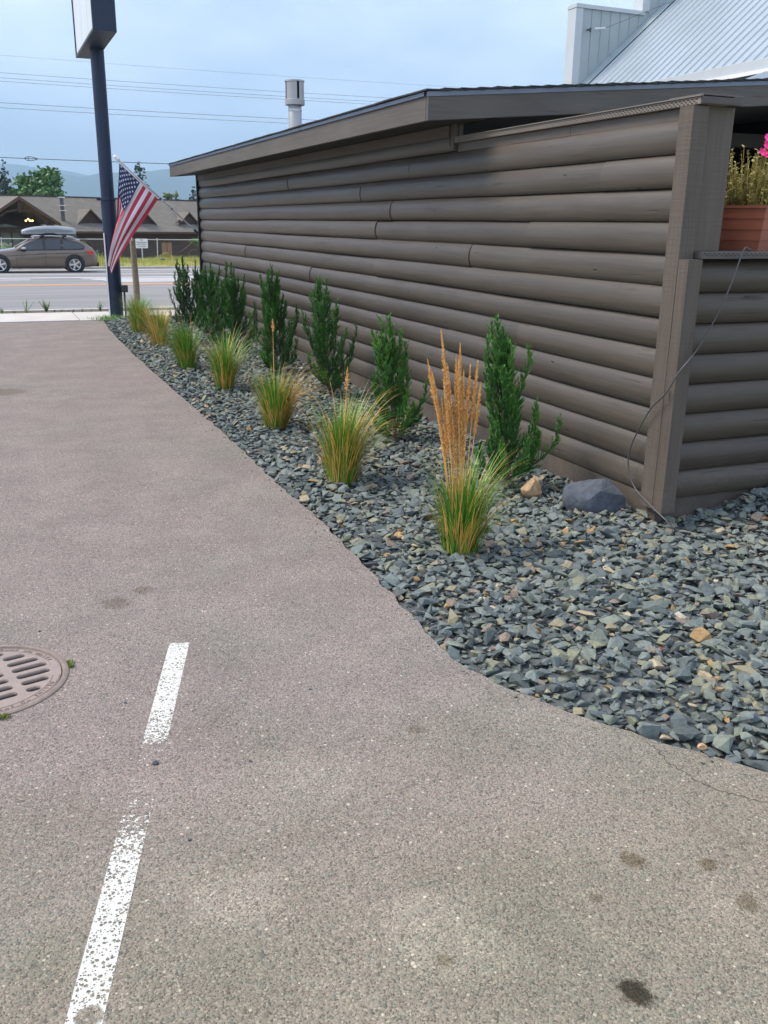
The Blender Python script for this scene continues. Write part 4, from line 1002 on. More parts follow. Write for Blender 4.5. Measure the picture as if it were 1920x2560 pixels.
def grass(loc, label, h, spread, n, straw, seed, dirbias=None, dry_side=None):
    random.seed(seed)
    t = thing('grass_clump', label, 'grass', loc, 0, 'ornamental grasses in the gravel bed')
    g, d = MB(), MB()
    azb = random.uniform(0, 6.283); azg = random.uniform(0, 6.283)
    for i in range(n):
        az = random.uniform(0, 6.283)
        if math.cos(az-azg) > .55 and random.random() < .55: az = azb+random.gauss(0, .9)
        az2 = az+random.uniform(-.6, .6); q = random.random()
        if q < .42: r, lean, L, cu_ = random.random()**.6*.8, random.uniform(.03, .42)*spread, h*random.uniform(.62, 1.02), random.uniform(.6, 1.5)
        elif q < .86: r, lean, L, cu_ = random.uniform(.4, 1.2), random.uniform(.42, .92)*spread, h*random.uniform(.75, 1.25), random.uniform(.8, 1.7)
        else: r, lean, L, cu_ = random.uniform(.7, 1.4), random.uniform(.85, 1.3), h*random.uniform(.40, .85), random.uniform(.4, .9)
        lean *= 1+.30*math.cos(az-azb); L *= 1+.12*math.cos(az-azb)
        b = (math.cos(az)*0.070*r, math.sin(az)*0.070*r, -0.01)
        is_dry = random.random() < straw*(.7 if q < .42 else 1.3)
        if dry_side is not None and math.cos(az-dry_side) > 0.1 and random.random() < 0.6: is_dry = True; lean = lean*1.15+.1; az2 = dry_side+random.uniform(-.6, .6)
        if is_dry: blade(d, b, az2, lean, L, random.uniform(0.0017, 0.0032), random.uniform(.86, 1.0), random.uniform(.68, .88), cu_)
        else:
            c = random.uniform(0.0, 0.45); blade(g, b, az2, lean, L, random.uniform(0.0018, 0.0035), min(1, c+random.choice((0, 0, .1, .3))), min(1, c+random.choice((0, 0, .08, .3))), cu_)
    for i in range(int(n*0.16)):          # short rusty bases and fallen straw
        az = random.uniform(0, 6.283); blade(d, (math.cos(az)*.05, math.sin(az)*.05, -0.01), az, random.uniform(0.1, 0.5), random.uniform(.08, .2), 0.0022, 1.0, .9, 0.8)
    for i in range(int(n*0.14)):
        az = random.uniform(0, 6.283); blade(d, (math.cos(az)*.06, math.sin(az)*.06, 0.02), az, random.uniform(1.1, 1.4), random.uniform(.16, .34), 0.0016, .95, .75, .4)
    tag(g.build('green_blades', 'grass_blade', t, rnd=True), kind='stuff'); tag(d.build('straw_blades', 'grass_blade', t, rnd=True), kind='stuff')
    return t
GL = [((2.144, 4.0), 0.47, 0.70, 760, 0.22, None, 'green grass clump with a tall sheaf of golden seed plumes next to the corner juniper'),
      ((2.035, 5.50), 0.56, 0.95, 820, 0.30, None, 'grass clump with one pale plume and bent straw tips, second from the corner post'),
      ((2.10, 7.23), 0.52, 1.00, 780, 0.26, -0.35, 'grass clump half golden and bent over towards the wall, third from the corner post'),
      ((2.142, 9.22), 0.56, 1.05, 700, 0.20, None, 'shaggy grass clump with a few straw arcs, fourth from the corner post'),
      ((2.07, 10.75), 0.58, 1.0, 640, 0.12, None, 'dark green grass clump with rusty base, fifth from the corner post'),
      ((2.09, 12.77), 0.56, 0.85, 600, 0.50, None, 'yellowing grass clump between the dark green clump and the one by the pole'),
      ((2.07, 14.53), 0.56, 0.95, 640, 0.12, None, 'green grass clump growing nearest the wooden post and sign pole'),
      ((2.22, 15.6), 0.50, 0.95, 440, 0.22, None, 'loose pale grass clump at the foot of the navy sign pole')]
GT = []
for i, (p, h, sp, n, sw_, ds, lab) in enumerate(GL):
    GT.append(grass((p[0], p[1], float(bed_z(p[0], p[1]))+0.005), lab, h, sp, n, sw_, 200+i, dry_side=ds))
random.seed(77)
for (dx, dy, L, hd) in [(-.02, .01, 1.13, .34), (.05, .02, 1.06, .36), (.04, -.01, .99, .33), (.11, .0, .98, .30), (.10, .03, .95, .30), (.13, -.02, .88, .26), (-.07, .02, .93, .26), (-.085, .0, 1.0, .24), (.03, .02, .88, .32),
                        (.06, .0, .80, .30), (-.04, .01, .80, .30), (-.03, -.02, .88, .3), (.01, .0, .70, .26), (.08, .02, .72, .26), (.0, .03, .95, .34), (.065, .01, .93, .3), (-.055, .03, .70, .22), (.035, .03, 1.0, .3)]:
    dx -= .07
    plume(GT[0], (dx*.25, dy*.4, 0), math.atan2(dy+0.001-dx*.42, dx), abs(dx)*1.05+0.01, L, hd)
plume(GT[1], (0.02, 0.01, 0), 0.2, 0.05, 0.74, 0.14)
plume(GT[2], (-0.01, 0.0, 0), 1.2, 0.03, 0.86, 0.085)

# ------------------------------------------------------------------ upright junipers
def juniper(loc, h, rad, seed, label, nb=26, dens=1.0, side=None, tone=0.0, lean=(0, 0)):
    r = random.Random(seed)
    t = thing('juniper', label, 'shrub', loc, 0, 'upright junipers along the log wall')
    ln = Vector((lean[0], lean[1], 0))
    tr = MB(); tr.tube([Vector((0, 0, -0.05)), ln*.15+Vector((0, 0, h*.2)), ln*.6+Vector((0, 0, h*.6)), ln+Vector((0, 0, h*.93))], [0.016, 0.013, 0.008, 0.003], 7); tr.build('trunk', 'bark', t, smooth=True)
    V, F, R = [], [], []; lim = MB()
    def spray(q, d, L, w, c):
        o = len(V); s = d.cross(Vector((r.uniform(-1, 1), r.uniform(-1, 1), r.uniform(-.3, .3)))).normalized()*w; s2 = d.cross(s).normalized()*w
        V.extend([q+s, q-s*.5+s2*.87, q-s*.5-s2*.87, q+d*L]); R.extend([max(0, c-.12)]*3+[min(.95, c+.08) if c < 1 else 1.0])
        F.extend([(o, o+1, o+3), (o+1, o+2, o+3), (o+2, o, o+3)])
    br = [(0, 0, 1.0, 0.0)]
    for i in range(nb):
        zf = 0.03+0.66*(i/nb)**0.9; az = i*2.399+r.uniform(-.5, .5)
        br.append((az, zf, r.uniform(0.26, 0.52)*(1-0.45*zf), rad*(1-zf)**.8*r.uniform(0.35, 1.25)))
    for i in range(9): br.append((i*2.399+r.uniform(-.5, .5), r.uniform(.01, .06), r.uniform(.12, .30), rad*r.uniform(.65, 1.2)))
    if side: br += side
    for k, (az, zf, lf, rr) in enumerate(br):
        d = Vector((math.cos(az), math.sin(az), 0)); base = ln*zf**1.3+Vector((0, 0, h*zf)); L = h*lf; P = []; wob = r.uniform(0, 6)
        for i in range(13):
            u = i/12; out = rr*(1-(1-u)**2.0)
            P.append(base+d*out+Vector((0, 0, L*(0.20*u+0.80*u**1.3) if k else L*u))+Vector((math.sin(wob+u*5), math.cos(wob*2+u*4), 0))*0.010*u+(ln*u**1.3 if k == 0 else ln*.35*lf*u))
        if k: lim.tube(P[::2], [0.0055*(1-.12*i) for i in range(len(P[::2]))], 5)
        ns = int((16+46*lf)*dens*1.25)
        bt = r.gauss(0, .10)
        for i in range(ns):
            u = (i+r.random())/ns; u = (.10+.90*u) if k else (.14+.86*u); j_ = min(11, int(u*12)); q = P[j_].lerp(P[j_+1], u*12-j_); ax = (P[j_+1]-P[j_]).normalized()
            a = r.uniform(0, 6.28); e1 = ax.cross(Vector((.3, .5, .2))).normalized(); e2 = ax.cross(e1); o = e1*math.cos(a)+e2*math.sin(a)
            sl = r.uniform(.045, .105)*(1.12-.72*u); sd = (ax*.8+Vector((0, 0, .35))+o*r.uniform(.35, .95)).normalized()
            n = int(9+sl*190)
            for m_ in range(n):
                w = (m_+r.random())/n; p = q+sd*sl*w+Vector((0, 0, .18*sl*w*w)); a2 = r.uniform(0, 6.28); o2 = (e1*math.cos(a2)+e2*math.sin(a2))
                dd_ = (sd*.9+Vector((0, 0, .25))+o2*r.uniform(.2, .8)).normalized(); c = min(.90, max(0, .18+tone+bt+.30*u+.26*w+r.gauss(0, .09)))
                if r.random() < .006: c = 1.0
                spray(p, dd_, r.uniform(.012, .028), r.uniform(.0026, .0044), c)
    lim.build('limbs', 'bark', t)
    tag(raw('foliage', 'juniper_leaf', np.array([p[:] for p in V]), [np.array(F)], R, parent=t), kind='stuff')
    return t
juniper((3.00, 4.95, 0.03), 1.08, 0.18, 1, 'upright juniper with a low side branch next to the boulder and tan rock', 24, 1.0, [(-0.35, 0.06, 0.36, 0.33), (0.15, 0.05, 0.25, 0.26), (2.7, 0.25, 0.50, 0.13)], 0.05, (-.13, .055))
juniper((2.86, 6.48, 0.03), 0.94, 0.19, 2, 'short wide light green juniper, second along the log wall from the corner post', 24, 0.9, [(-.4, .1, .40, .26), (2.8, .1, .42, .14), (-.5, .3, .4, .08)], 0.12, (-.11, .05))
juniper((3.05, 8.56, 0.03), 1.12, 0.22, 3, 'spreading juniper with forked pointed tops, third along the log wall from the corner post', 26, 0.85, [(2.9, .22, .50, .22), (-.3, .2, .40, .30), (-.2, .1, .36, .26), (2.6, .35, .42, .12)], 0.02, (-.10, .05))
juniper((2.95, 10.1, 0.03), 1.17, 0.27, 4, 'tall dense juniper, fourth along the log wall from the corner post', 34, 1.05, [(2.7, .15, .42, .28), (-.4, .18, .45, .26)], -0.02, (-.02, .02))
juniper((2.93, 11.9, 0.03), 1.08, 0.30, 5, 'dark full juniper, fifth along the log wall from the corner post', 34, 1.0, [(-.5, .2, .38, .28)], -0.05)
juniper((3.03, 13.7, 0.03), 1.05, 0.28, 6, 'narrow dark juniper in front of the dark far corner board', 32, 1.0, None, -0.10)
juniper((2.93, 15.25, 0.03), 1.08, 0.22, 7, 'dark juniper with separate spires seen against the road', 26, .85, [(2.7, .12, .40, .22), (-.4, .2, .48, .2)], -0.16)
juniper((3.28, 15.9, 0.03), 0.98, 0.14, 8, 'thin sparse juniper squeezed between the far corner and the road', 16, .8, None, -0.12)

# ------------------------------------------------------------------ wooden post, weeds, moss
wp = thing('wooden_post', 'weathered round wooden post standing beside the navy sign pole', 'post', (2.60, 18.22, -0.1))
m = MB(); m.tube([(0, 0, -0.3), (0.01, 0, 0.6), (-0.005, 0, 1.44)], [0.066, 0.060, 0.052], 14); m.build('shaft', 'weathered_post', wp, smooth=True)
m = MB(); m.tube([(-0.02, -0.05, 1.40), (-0.02, -0.055, 1.62)], 0.008, 6); m.build('stake', 'white_metal', wp)
def weed(loc, h, n, label, seed, mat='weed_leaf', grp='weeds along the pavement edge'):
    r = random.Random(seed); t = thing('weed', label, 'weed', loc, 0, grp); m = MB()
    for i in range(n):
        az = r.uniform(0, 6.28); L = h*r.uniform(.45, 1); tip = Vector((math.cos(az)*L*r.uniform(.1, .8), math.sin(az)*L*r.uniform(.1, .8), L)); m.tube([(0, 0, 0), tip*.5+Vector((0, 0, L*.05)), tip], [.005, .004, .002], 4, 0, .2)
        for k in range(14):
            u = r.uniform(.1, 1); q = tip*u; a = r.uniform(0, 6.28); l_ = h*r.uniform(.1, .2)*(1.15-u*.6); d = Vector((math.cos(a), math.sin(a), r.uniform(.0, .9))).normalized(); s = d.cross(Vector((0, 0, 1))).normalized()*l_*.22
            m.add([q, q+d*l_*.5+s, q+d*l_, q+d*l_*.5-s], [(0, 1, 2, 3)], r=r.random())
    tag(m.build('leaves', mat, t, rnd=True), kind='stuff'); return t
weed((0.98, 18.6, -.01), 0.25, 26, 'bushy leafy weed growing at the pavement edge by the road', 1)
weed((0.62, 18.6, -.01), 0.28, 6, 'tall thin weed stalk beside the bushy weed at the pavement edge', 2)
weed((0.20, 18.55, -.01), 0.13, 8, 'low weed at the pavement edge beyond the tall thin stalk', 3)
weed((1.95, 18.55, -.01), 0.20, 14, 'weed at the pavement edge nearest the sign pole', 4)
for i, (x, s_) in enumerate([(0.42, .07), (1.12, .06), (1.25, .07), (1.37, .05), (1.45, .06), (1.62, .07), (1.78, .06), (2.2, .10), (2.45, .08)]): weed((x, 18.55, -.01), s_, 8, 'tiny low weed in the strip between pavement and road', 10+i)
m = MB(); r = random.Random(5)
for i in range(420):
    x, y = 1.95+r.gauss(0, .16), 16.85+r.gauss(0, .14)
    blade(m, (x, y, 0.0), r.uniform(0, 6.28), r.uniform(.2, .9), r.uniform(.04, .11), .003, r.uniform(.0, .6), r.uniform(.2, .8))
tag(m.build('pole_turf', 'grass_blade', rnd=True), 'patch of short turf at the foot of the navy sign pole', 'grass', None, 'stuff')
m = MB(); r = random.Random(6)
for (a0, a1, n) in ((-1, 9, 60), (88, 100, 0), (-101, -74, 170)):
    for i in range(n):
        a = math.radians(r.uniform(a0, a1)); rr = DR+abs(r.gauss(0, .011))+0.001; x, y = DRAIN[0]+rr*math.cos(a), DRAIN[1]+rr*math.sin(a)
        for k in range(3):
            az = r.uniform(0, 6.28); blade(m, (x, y, 0.0), az, r.uniform(.4, 1.1), r.uniform(.008, .02), .0016, r.random(), r.random(), n=3)
tag(m.build('rim_moss', 'moss', rnd=True), 'small green moss growing along the rim of the drain', 'moss', None, 'stuff')

# ------------------------------------------------------------------ estate car with roof box, driving past
car = thing('estate_car', 'brown estate car with a grey roof box driving along the road', 'car', (0.565, 40.9, road_z(40.9)+.004))
# local: +x towards the rear (front axle at 0), y across (-y faces the camera), z up
CW = 0.895
ST = [  # x, z_bottom, z_belt, z_top, half width low, half width belt, half width top
    (-0.80, 0.34, 0.56, 0.60, 0.52, 0.50, 0.42), (-0.74, 0.22, 0.62, 0.68, 0.70, 0.68, 0.58), (-0.55, 0.19, 0.70, 0.765, 0.84, 0.81, 0.66), (-0.25, 0.19, 0.77, 0.83, 0.885, 0.86, 0.70),
    (0.15, 0.18, 0.82, 0.885, 0.895, 0.87, 0.70), (0.50, 0.18, 0.86, 0.925, 0.895, 0.87, 0.68), (0.62, 0.18, 0.875, 0.97, 0.895, 0.868, 0.66), (0.90, 0.18, 0.885, 1.155, 0.895, 0.865, 0.63), (1.15, 0.18, 0.888, 1.275, 0.895, 0.865, 0.60),
    (1.40, 0.18, 0.89, 1.335, 0.895, 0.865, 0.585), (1.85, 0.18, 0.895, 1.365, 0.895, 0.865, 0.58), (2.40, 0.18, 0.90, 1.362, 0.895, 0.865, 0.58), (2.85, 0.18, 0.905, 1.335, 0.89, 0.86, 0.57),
    (3.15, 0.19, 0.91, 1.285, 0.88, 0.85, 0.56), (3.28, 0.21, 0.90, 1.20, 0.87, 0.83, 0.56), (3.45, 0.22, 0.88, 1.06, 0.85, 0.80, 0.60), (3.60, 0.23, 0.85, 0.91, 0.82, 0.76, 0.64), (3.68, 0.26, 0.70, 0.74, 0.78, 0.74, 0.66), (3.74, 0.34, 0.56, 0.58, 0.70, 0.66, 0.60)]
def ring(s):
    x, zb, zl, zt, wl, wb, wt = s; hz = zt-zl
    half = [(0.0, zb), (wl*.90, zb), (wl*.975, zb+.05), (wl, zb+.30*(zl-zb)), (wl, zb+.60*(zl-zb)), (wl*.985, zb+.80*(zl-zb)), (wb, zl), (wb+(wt-wb)*.80, zl+hz*.78), (wt, zt-hz*.06-.012), (wt*.80, zt), (0.0, zt+.018)]
    return [(x, -y, z) for y, z in half]+[(x, y, z) for y, z in half[-2:0:-1]]
m = MB(); RR = [ring(s) for s in ST]; n = len(RR[0]); v = [p for g_ in RR for p in g_]
f = [(i*n+j, i*n+(j+1) % n, (i+1)*n+(j+1) % n, (i+1)*n+j) for i in range(len(RR)-1) for j in range(n)]+[tuple(range(n)), tuple(range((len(RR)-1)*n, len(RR)*n))[::-1]]
m.add(v, f)
body = m.build('body', 'car_paint', car, smooth=True)
sb = body.modifiers.new('s', 'SUBSURF'); sb.levels = 1; sb.render_levels = 2
def side_y(x, z):
    """half width of the body at a station and height"""
    k = max(i for i in range(len(ST)) if ST[i][0] <= x+1e-6); k = min(k, len(ST)-2); t = (x-ST[k][0])/(ST[k+1][0]-ST[k][0])
    s = [a+(b-a)*t for a, b in zip(ST[k], ST[k+1])]; _, zb, zl, zt, wl, wb, wt = s
    if z <= zl: return wb+(wl-wb)*min(1, (zl-z)/(.2*(zl-zb)))*1.0
    return wb+(wt-wb)*min(1, (z-zl)/(zt-zl))*1.0
GLS = [[(0.70, .885), (0.86, .985), (1.02, 1.085), (1.18, 1.17), (1.34, 1.235), (1.50, 1.265), (1.655, 1.275), (1.655, .905), (1.2, .895)],
       [(1.755, .905), (1.755, 1.283), (2.05, 1.283), (2.33, 1.275), (2.33, .915)],
       [(2.42, .918), (2.42, 1.272), (2.66, 1.252), (2.90, 1.195), (3.10, 1.115), (3.215, 1.02), (3.19, .955), (3.05, .93)]]
for sgn in (-1, 1):
    m = MB()
    bnd = [(0.64, .872), (0.86, 1.01), (1.02, 1.11), (1.18, 1.195), (1.36, 1.262), (1.52, 1.29), (2.0, 1.305), (2.40, 1.298), (2.68, 1.275), (2.92, 1.215), (3.13, 1.128), (3.255, 1.02), (3.22, .935), (3.05, .912), (2.0, .893), (1.2, .88)]
    c = (1.9, 1.08)
    vv = [(x, sgn*(side_y(x, z)+.010), z) for x, z in bnd]+[(c[0], sgn*(side_y(*c)+.010), c[1])]
    m.add(vv, [(len(bnd), i, (i+1) % len(bnd)) for i in range(len(bnd))]); m.build('window_surround', 'car_black', car)
    for gl in GLS:
        m = MB(); cx_ = sum(p[0] for p in gl)/len(gl); cz_ = sum(p[1] for p in gl)/len(gl)
        vv = [(x, sgn*(side_y(x, z)+.018), z) for x, z in gl]+[(cx_, sgn*(side_y(cx_, cz_)+.018), cz_)]
        m.add(vv, [(len(gl), i, (i+1) % len(gl)) for i in range(len(gl))]); m.build('side_window', 'car_glass', car)
    m = MB(); m.lathe([(0.0, .0), (.07, .02), (.09, .06), (.075, .10), (0, .115)], 14); o = m.build('wing_mirror', 'alloy', car, smooth=True); o.scale = (1, .9, .85); o.location = (0.93, sgn*.955, .90)
    m = MB(); m.box(0.82, 1.0, min(sgn*.86, sgn*.98), max(sgn*.86, sgn*.98), .865, .895); m.build('mirror_arm', 'car_black', car)
    for hx in (1.52, 2.48):
        m = MB(); m.box(hx-.11, hx+.11, min(sgn*.893, sgn*.918), max(sgn*.893, sgn*.918), .745+.02*(hx > 2), .772+.02*(hx > 2)); m.build('door_handle', 'car_paint', car, bevel=.008)
    m = MB(); m.tube([(0.25, sgn*.893, .655), (1.2, sgn*.897, .715), (2.4, sgn*.896, .762), (3.25, sgn*.873, .775)], .0085, 6); m.build('crease', 'car_black', car)
    for dx in (0.62, 1.70):
        m = MB(); m.box(dx-.004, dx+.004, min(sgn*.885, sgn*.8995), max(sgn*.885, sgn*.8995), .25, .86); m.build('door_gap', 'car_black', car)
    m = MB(); m.box(0.45, 2.35, min(sgn*.86, sgn*.905), max(sgn*.86, sgn*.905), .185, .225); m.build('sill_strip', 'car_black', car, bevel=.01)
    m = MB(); P = [(3.27, .835), (3.45, .865), (3.585, .845), (3.60, .72), (3.50, .69), (3.36, .735)]
    vv = [(x, sgn*(.90-.22*max(0, x-3.2)), z) for x, z in P]+[(x, sgn*(.78-.25*max(0, x-3.2)), z) for x, z in P]
    m.add(vv, [tuple(range(6)), tuple(range(6, 12))[::-1]]+[(i, i+6, (i+1) % 6+6, (i+1) % 6) for i in range(6)]); m.build('tail_light', 'tail_red', car, bevel=.006)
    m = MB(); m.box(-.76, -.45, min(sgn*.58, sgn*.80), max(sgn*.58, sgn*.80), .60, .69); m.build('headlight', 'head_lamp', car, bevel=.02)
    for wx in (0.0, 2.81):
        # dark wheel arch, then the wheel itself
        m = MB(); m.lathe([(0, 0), (.385, 0), (.385, .05), (.30, .05)], 36); o = m.build('wheel_arch', 'car_black', car); o.rotation_euler = (-sgn*math.pi/2, 0, 0); o.location = (wx, sgn*.853, .345)
        wh = bpy.data.objects.new('wheel', None); link(wh, car); wh.location = (wx, sgn*.80, .318); wh.rotation_euler = (-sgn*math.pi/2, 0, 0)
        m = MB(); m.lathe([(.20, -.08), (.30, -.09), (.318, -.07), (.320, .09), (.305, .118), (.25, .122), (.225, .115), (.222, .05), (.20, .02)], 40); m.build('tyre', 'tyre_rubber', wh, smooth=True)
        m = MB(); m.lathe([(.228, .116), (.222, .124), (.206, .120), (.200, .06)], 40); m.build('rim', 'alloy', wh, smooth=True)
        m = MB(); m.lathe([(.0, .03), (.205, .03)], 30); m.build('brake_disc', 'car_black', wh)
        m = MB(); m.lathe([(.0, .118), (.03, .118), (.05, .105), (.05, .06)], 20); m.build('hub', 'alloy', wh, smooth=True)
        for k in range(5):
            a = 2*math.pi*k/5+.31+wx
            m = MB(); m.prism([rot(p, a) for p in ((.03, -.028), (.205, -.040), (.205, .040), (.03, .028))], .085, .112, 'z'); m.build('spoke', 'alloy', wh, bevel=.004)
# windscreen, rear screen, bumper, spoiler, rails
def quad_on(pts, name, mat):
    m = MB(); m.add(pts, [tuple(range(len(pts)))]); return m.build(name, mat, car)
quad_on([(0.60, -.60, .985), (0.60, .60, .985), (1.22, .54, 1.318), (1.22, -.54, 1.318)], 'windscreen', 'car_glass')
quad_on([(3.31, -.50, 1.215), (3.31, .50, 1.215), (3.58, .55, .965), (3.58, -.55, .965)], 'rear_window', 'car_glass')
m = MB(); m.box(3.12, 3.40, -.54, .54, 1.275, 1.305); m.build('spoiler', 'car_paint', car, bevel=.012)
m = MB(); m.box(3.50, 3.765, -.70, .70, .24, .40); m.build('rear_bumper', 'car_black', car, bevel=.03)
for sgn in (-1, 1):
    m = MB(); m.tube([(1.30, sgn*.55, 1.345), (1.36, sgn*.555, 1.41), (2.0, sgn*.56, 1.425), (2.80, sgn*.55, 1.40), (2.88, sgn*.545, 1.345)], .018, 8); m.build('roof_rail', 'alloy', car, smooth=True)
for bx in (1.68, 2.52):
    m = MB(); m.box(bx-.04, bx+.04, -.60, .60, 1.425, 1.462); m.box(bx-.07, bx+.07, -.61, -.53, 1.39, 1.46); m.box(bx-.07, bx+.07, .53, .61, 1.39, 1.46); m.build('cross_bar', 'car_black', car)
rb = thing('roof_box', 'streamlined grey roof cargo box carried on the estate car', 'roof box', (0.565, 40.9, road_z(40.9)+.004))
BX = [(0.93, 1.53, 1.60, .25), (0.96, 1.475, 1.645, .33), (1.15, 1.468, 1.71, .38), (1.45, 1.466, 1.77, .40), (1.85, 1.466, 1.805, .41), (2.3, 1.466, 1.805, .41), (2.7, 1.466, 1.775, .40), (2.93, 1.468, 1.735, .39), (2.985, 1.475, 1.70, .37), (3.0, 1.53, 1.66, .30)]
m = MB(); rg = []
for x, z0, z1, w in BX:
    zs = z0+(z1-z0)*.45
    half = [(0, z0), (w*.85, z0), (w, z0+.03), (w*1.02, zs), (w*.97, zs+(z1-zs)*.5), (w*.78, z1-.012), (0, z1)]
    rg.append([(x, -a, b) for a, b in half]+[(x, a, b) for a, b in half[-2:0:-1]])
n = len(rg[0]); m.add([p for g_ in rg for p in g_], [(i*n+j, i*n+(j+1) % n, (i+1)*n+(j+1) % n, (i+1)*n+j) for i in range(len(rg)-1) for j in range(n)]+[tuple(range(n)), tuple(range((len(rg)-1)*n, len(rg)*n))[::-1]])
m.build('shell', 'roof_box_grey', rb, smooth=True)
for sgn in (-1, 1):
    m = MB(); m.add([(x, sgn*.432, z) for x, z in [(1.08, 1.60), (1.35, 1.655), (1.8, 1.69), (2.3, 1.685), (2.85, 1.63), (2.88, 1.585), (2.2, 1.57), (1.6, 1.565), (1.1, 1.565)]], [tuple(range(9))]); m.build('side_panel', 'roof_box_dark', rb)
m = MB(); m.box(1.6, 2.35, -.36, .36, 1.425, 1.466); m.build('mount_tray', 'car_black', rb)
m = MB(); m.prism([(1.62, 1.466), (2.32, 1.466), (2.14, 1.535), (1.82, 1.535)], -.437, .437, 'y'); m.build('lower_shell', 'car_black', rb)

# ------------------------------------------------------------------ lodge across the road
LP, LE, LN = Vector((15.58, 95.67, 0)), Vector((.9415, .3370, 0)), Vector((-.3370, .9415, 0))   # facade origin, along, into the building
lodge = thing('lodge', 'long brown lodge with weathered shingle roof, gabled porch and roof gablets across the road', 'building', (LP.x, LP.y, 0), math.atan2(LE.y, LE.x))
def lo(m, name, mat, parent=None, **kw): return m.build(name, mat, parent or lodge, **kw)
GZ = -1.8
m = MB(); m.box(-30, 16, 0.6, 11.6, GZ, 0.78); lo(m, 'wall', 'lodge_wall')
def rfz(v): return 0.70+(v+0.0)*(3.12/6.0)
m = MB(); m.prism([(-0.15, rfz(-.15)-.12), (6.0, 3.68), (12.2, rfz(-.15)-.12), (12.2, rfz(-.15)+.02), (6.0, 3.82), (-.15, rfz(-.15)+.02)], -30.4, 16.3, 'x'); roof = lo(m, 'roof', 'lodge_roof')
m = MB(); m.box(-30.5, 16.4, 5.85, 6.15, 3.80, 3.87); lo(m, 'ridge_cap', 'lodge_trim', roof)
m = MB(); m.box(-30.4, 16.3, -.20, -.152, rfz(-.15)-.15, rfz(-.15)+.03); lo(m, 'eave_board', 'lodge_trim', roof)
def gablet(u, half, zpk):
    vb = 1.15; zb = rfz(vb)+.02; o = bpy.data.objects.new('gablet', None); link(o, lodge)
    q = MB(); q.add([(u-half+.12, vb+.12, zb), (u+half-.12, vb+.12, zb), (u, vb+.12, zpk-.12)], [(0, 1, 2)]); lo(q, 'face', 'lodge_wall', o)
    vk = (zpk-.70)/(3.12/6.0)
    q = MB()
    for s in (-1, 1):
        q.add([(u, vb-.12, zpk), (u+s*half, vb-.12, zb-.02), (u+s*half*1.0, vb+.02, zb+.0), (u, vk+.05, zpk), (u, vb-.12, zpk-.14), (u+s*half*.9, vb-.12, zb-.05)], [(0, 1, 2, 3), (0, 4, 5, 1)])
    lo(q, 'gablet_roof', 'lodge_roof', o)
    q = MB()
    for s in (-1, 1): q.add([(u, vb-.135, zpk+.03), (u+s*half, vb-.135, zb-.01), (u+s*(half-.14), vb-.135, zb-.03), (u, vb-.135, zpk-.13)], [(0, 1, 2, 3)])
    lo(q, 'barge_board', 'lodge_trim', o)
for u, hf, zp in ((-5.75, 1.42, 2.66), (-0.15, 1.35, 2.62), (4.95, 1.30, 2.58), (10.4, 1.3, 2.58)): gablet(u, hf, zp)
m = MB(); m.prism([(3.35, 1.49), (3.75, 1.82), (4.15, 1.49)], 0.9, 1.25, 'y'); lo(m, 'small_gablet', 'lodge_wall')
# entrance porch
pv = -3.2; pk, pe, uc = 3.37, 1.22, -14.2
m = MB()
for s in (-1, 1):
    a = [(uc, pk), (uc+s*3.45, pe)]
    m.add([(a[0][0], pv, a[0][1]), (a[1][0], pv, a[1][1]), (a[1][0], 5.5, a[1][1]), (a[0][0], 5.5, a[0][1]), (a[0][0], pv, a[0][1]+.16), (a[1][0]+s*.05, pv, a[1][1]+.14), (a[1][0]+s*.05, 5.5, a[1][1]+.14), (a[0][0], 5.5, a[0][1]+.16)],
          [(0, 1, 2, 3), (4, 5, 6, 7), (0, 4, 5, 1), (1, 5, 6, 2), (3, 2, 6, 7)])
porch = lo(m, 'porch_roof', 'lodge_roof')
m = MB()
for s in (-1, 1): m.add([(uc, pv-.06, pk+.17), (uc+s*3.52, pv-.06, pe+.13), (uc+s*3.52, pv-.06, pe-.12), (uc, pv-.06, pk-.12), (uc, pv, pk+.17), (uc+s*3.52, pv, pe+.13), (uc+s*3.52, pv, pe-.12), (uc, pv, pk-.12)], [(0, 1, 2, 3), (4, 5, 6, 7), (0, 4, 5, 1), (3, 2, 6, 7)])
lo(m, 'barge_board', 'lodge_trim', porch)
for s in (-1, 1):
    m = MB(); m.box(uc+s*2.75-.16, uc+s*2.75+.16, pv+.1, pv+.42, GZ, pe+.35); lo(m, 'porch_post', 'lodge_wall')
    m = MB(); m.tube([(uc+s*2.7, pv+.2, pe-.35), (uc+s*2.0, pv+.2, pe+.5), (uc+s*1.1, pv+.2, pe+1.05), (uc, pv+.2, pe+1.2)], .13, 6); lo(m, 'porch_brace', 'lodge_wall')
m = MB(); m.box(uc-.14, uc+.14, pv+.08, pv+.36, pe+1.0, pk-.1); lo(m, 'king_post', 'lodge_wall')
m = MB(); m.prism([(uc-1.5, GZ+.2), (uc+1.5, GZ+.2), (uc+1.5, .6), (uc+1.05, 1.05), (uc, 1.25), (uc-1.05, 1.05), (uc-1.5, .6)], 0.50, 0.58, 'y'); lo(m, 'entrance_window', 'lodge_glass')
for u in (-1.5, -.5, .5, 1.5):
    m = MB(); m.box(uc+u-.05, uc+u+.05, .42, .498, GZ+.2, .7); lo(m, 'window_bar', 'lodge_trim')
m = MB(); m.box(-1.75+1.3+1.75, 2.40, .50, .59, GZ, -.41); door = lo(m, 'door', 'lodge_door')
m = MB(); m.box(1.82, 1.87, .46, .498, GZ, -.41); lo(m, 'door_gap', 'lodge_trim', door)
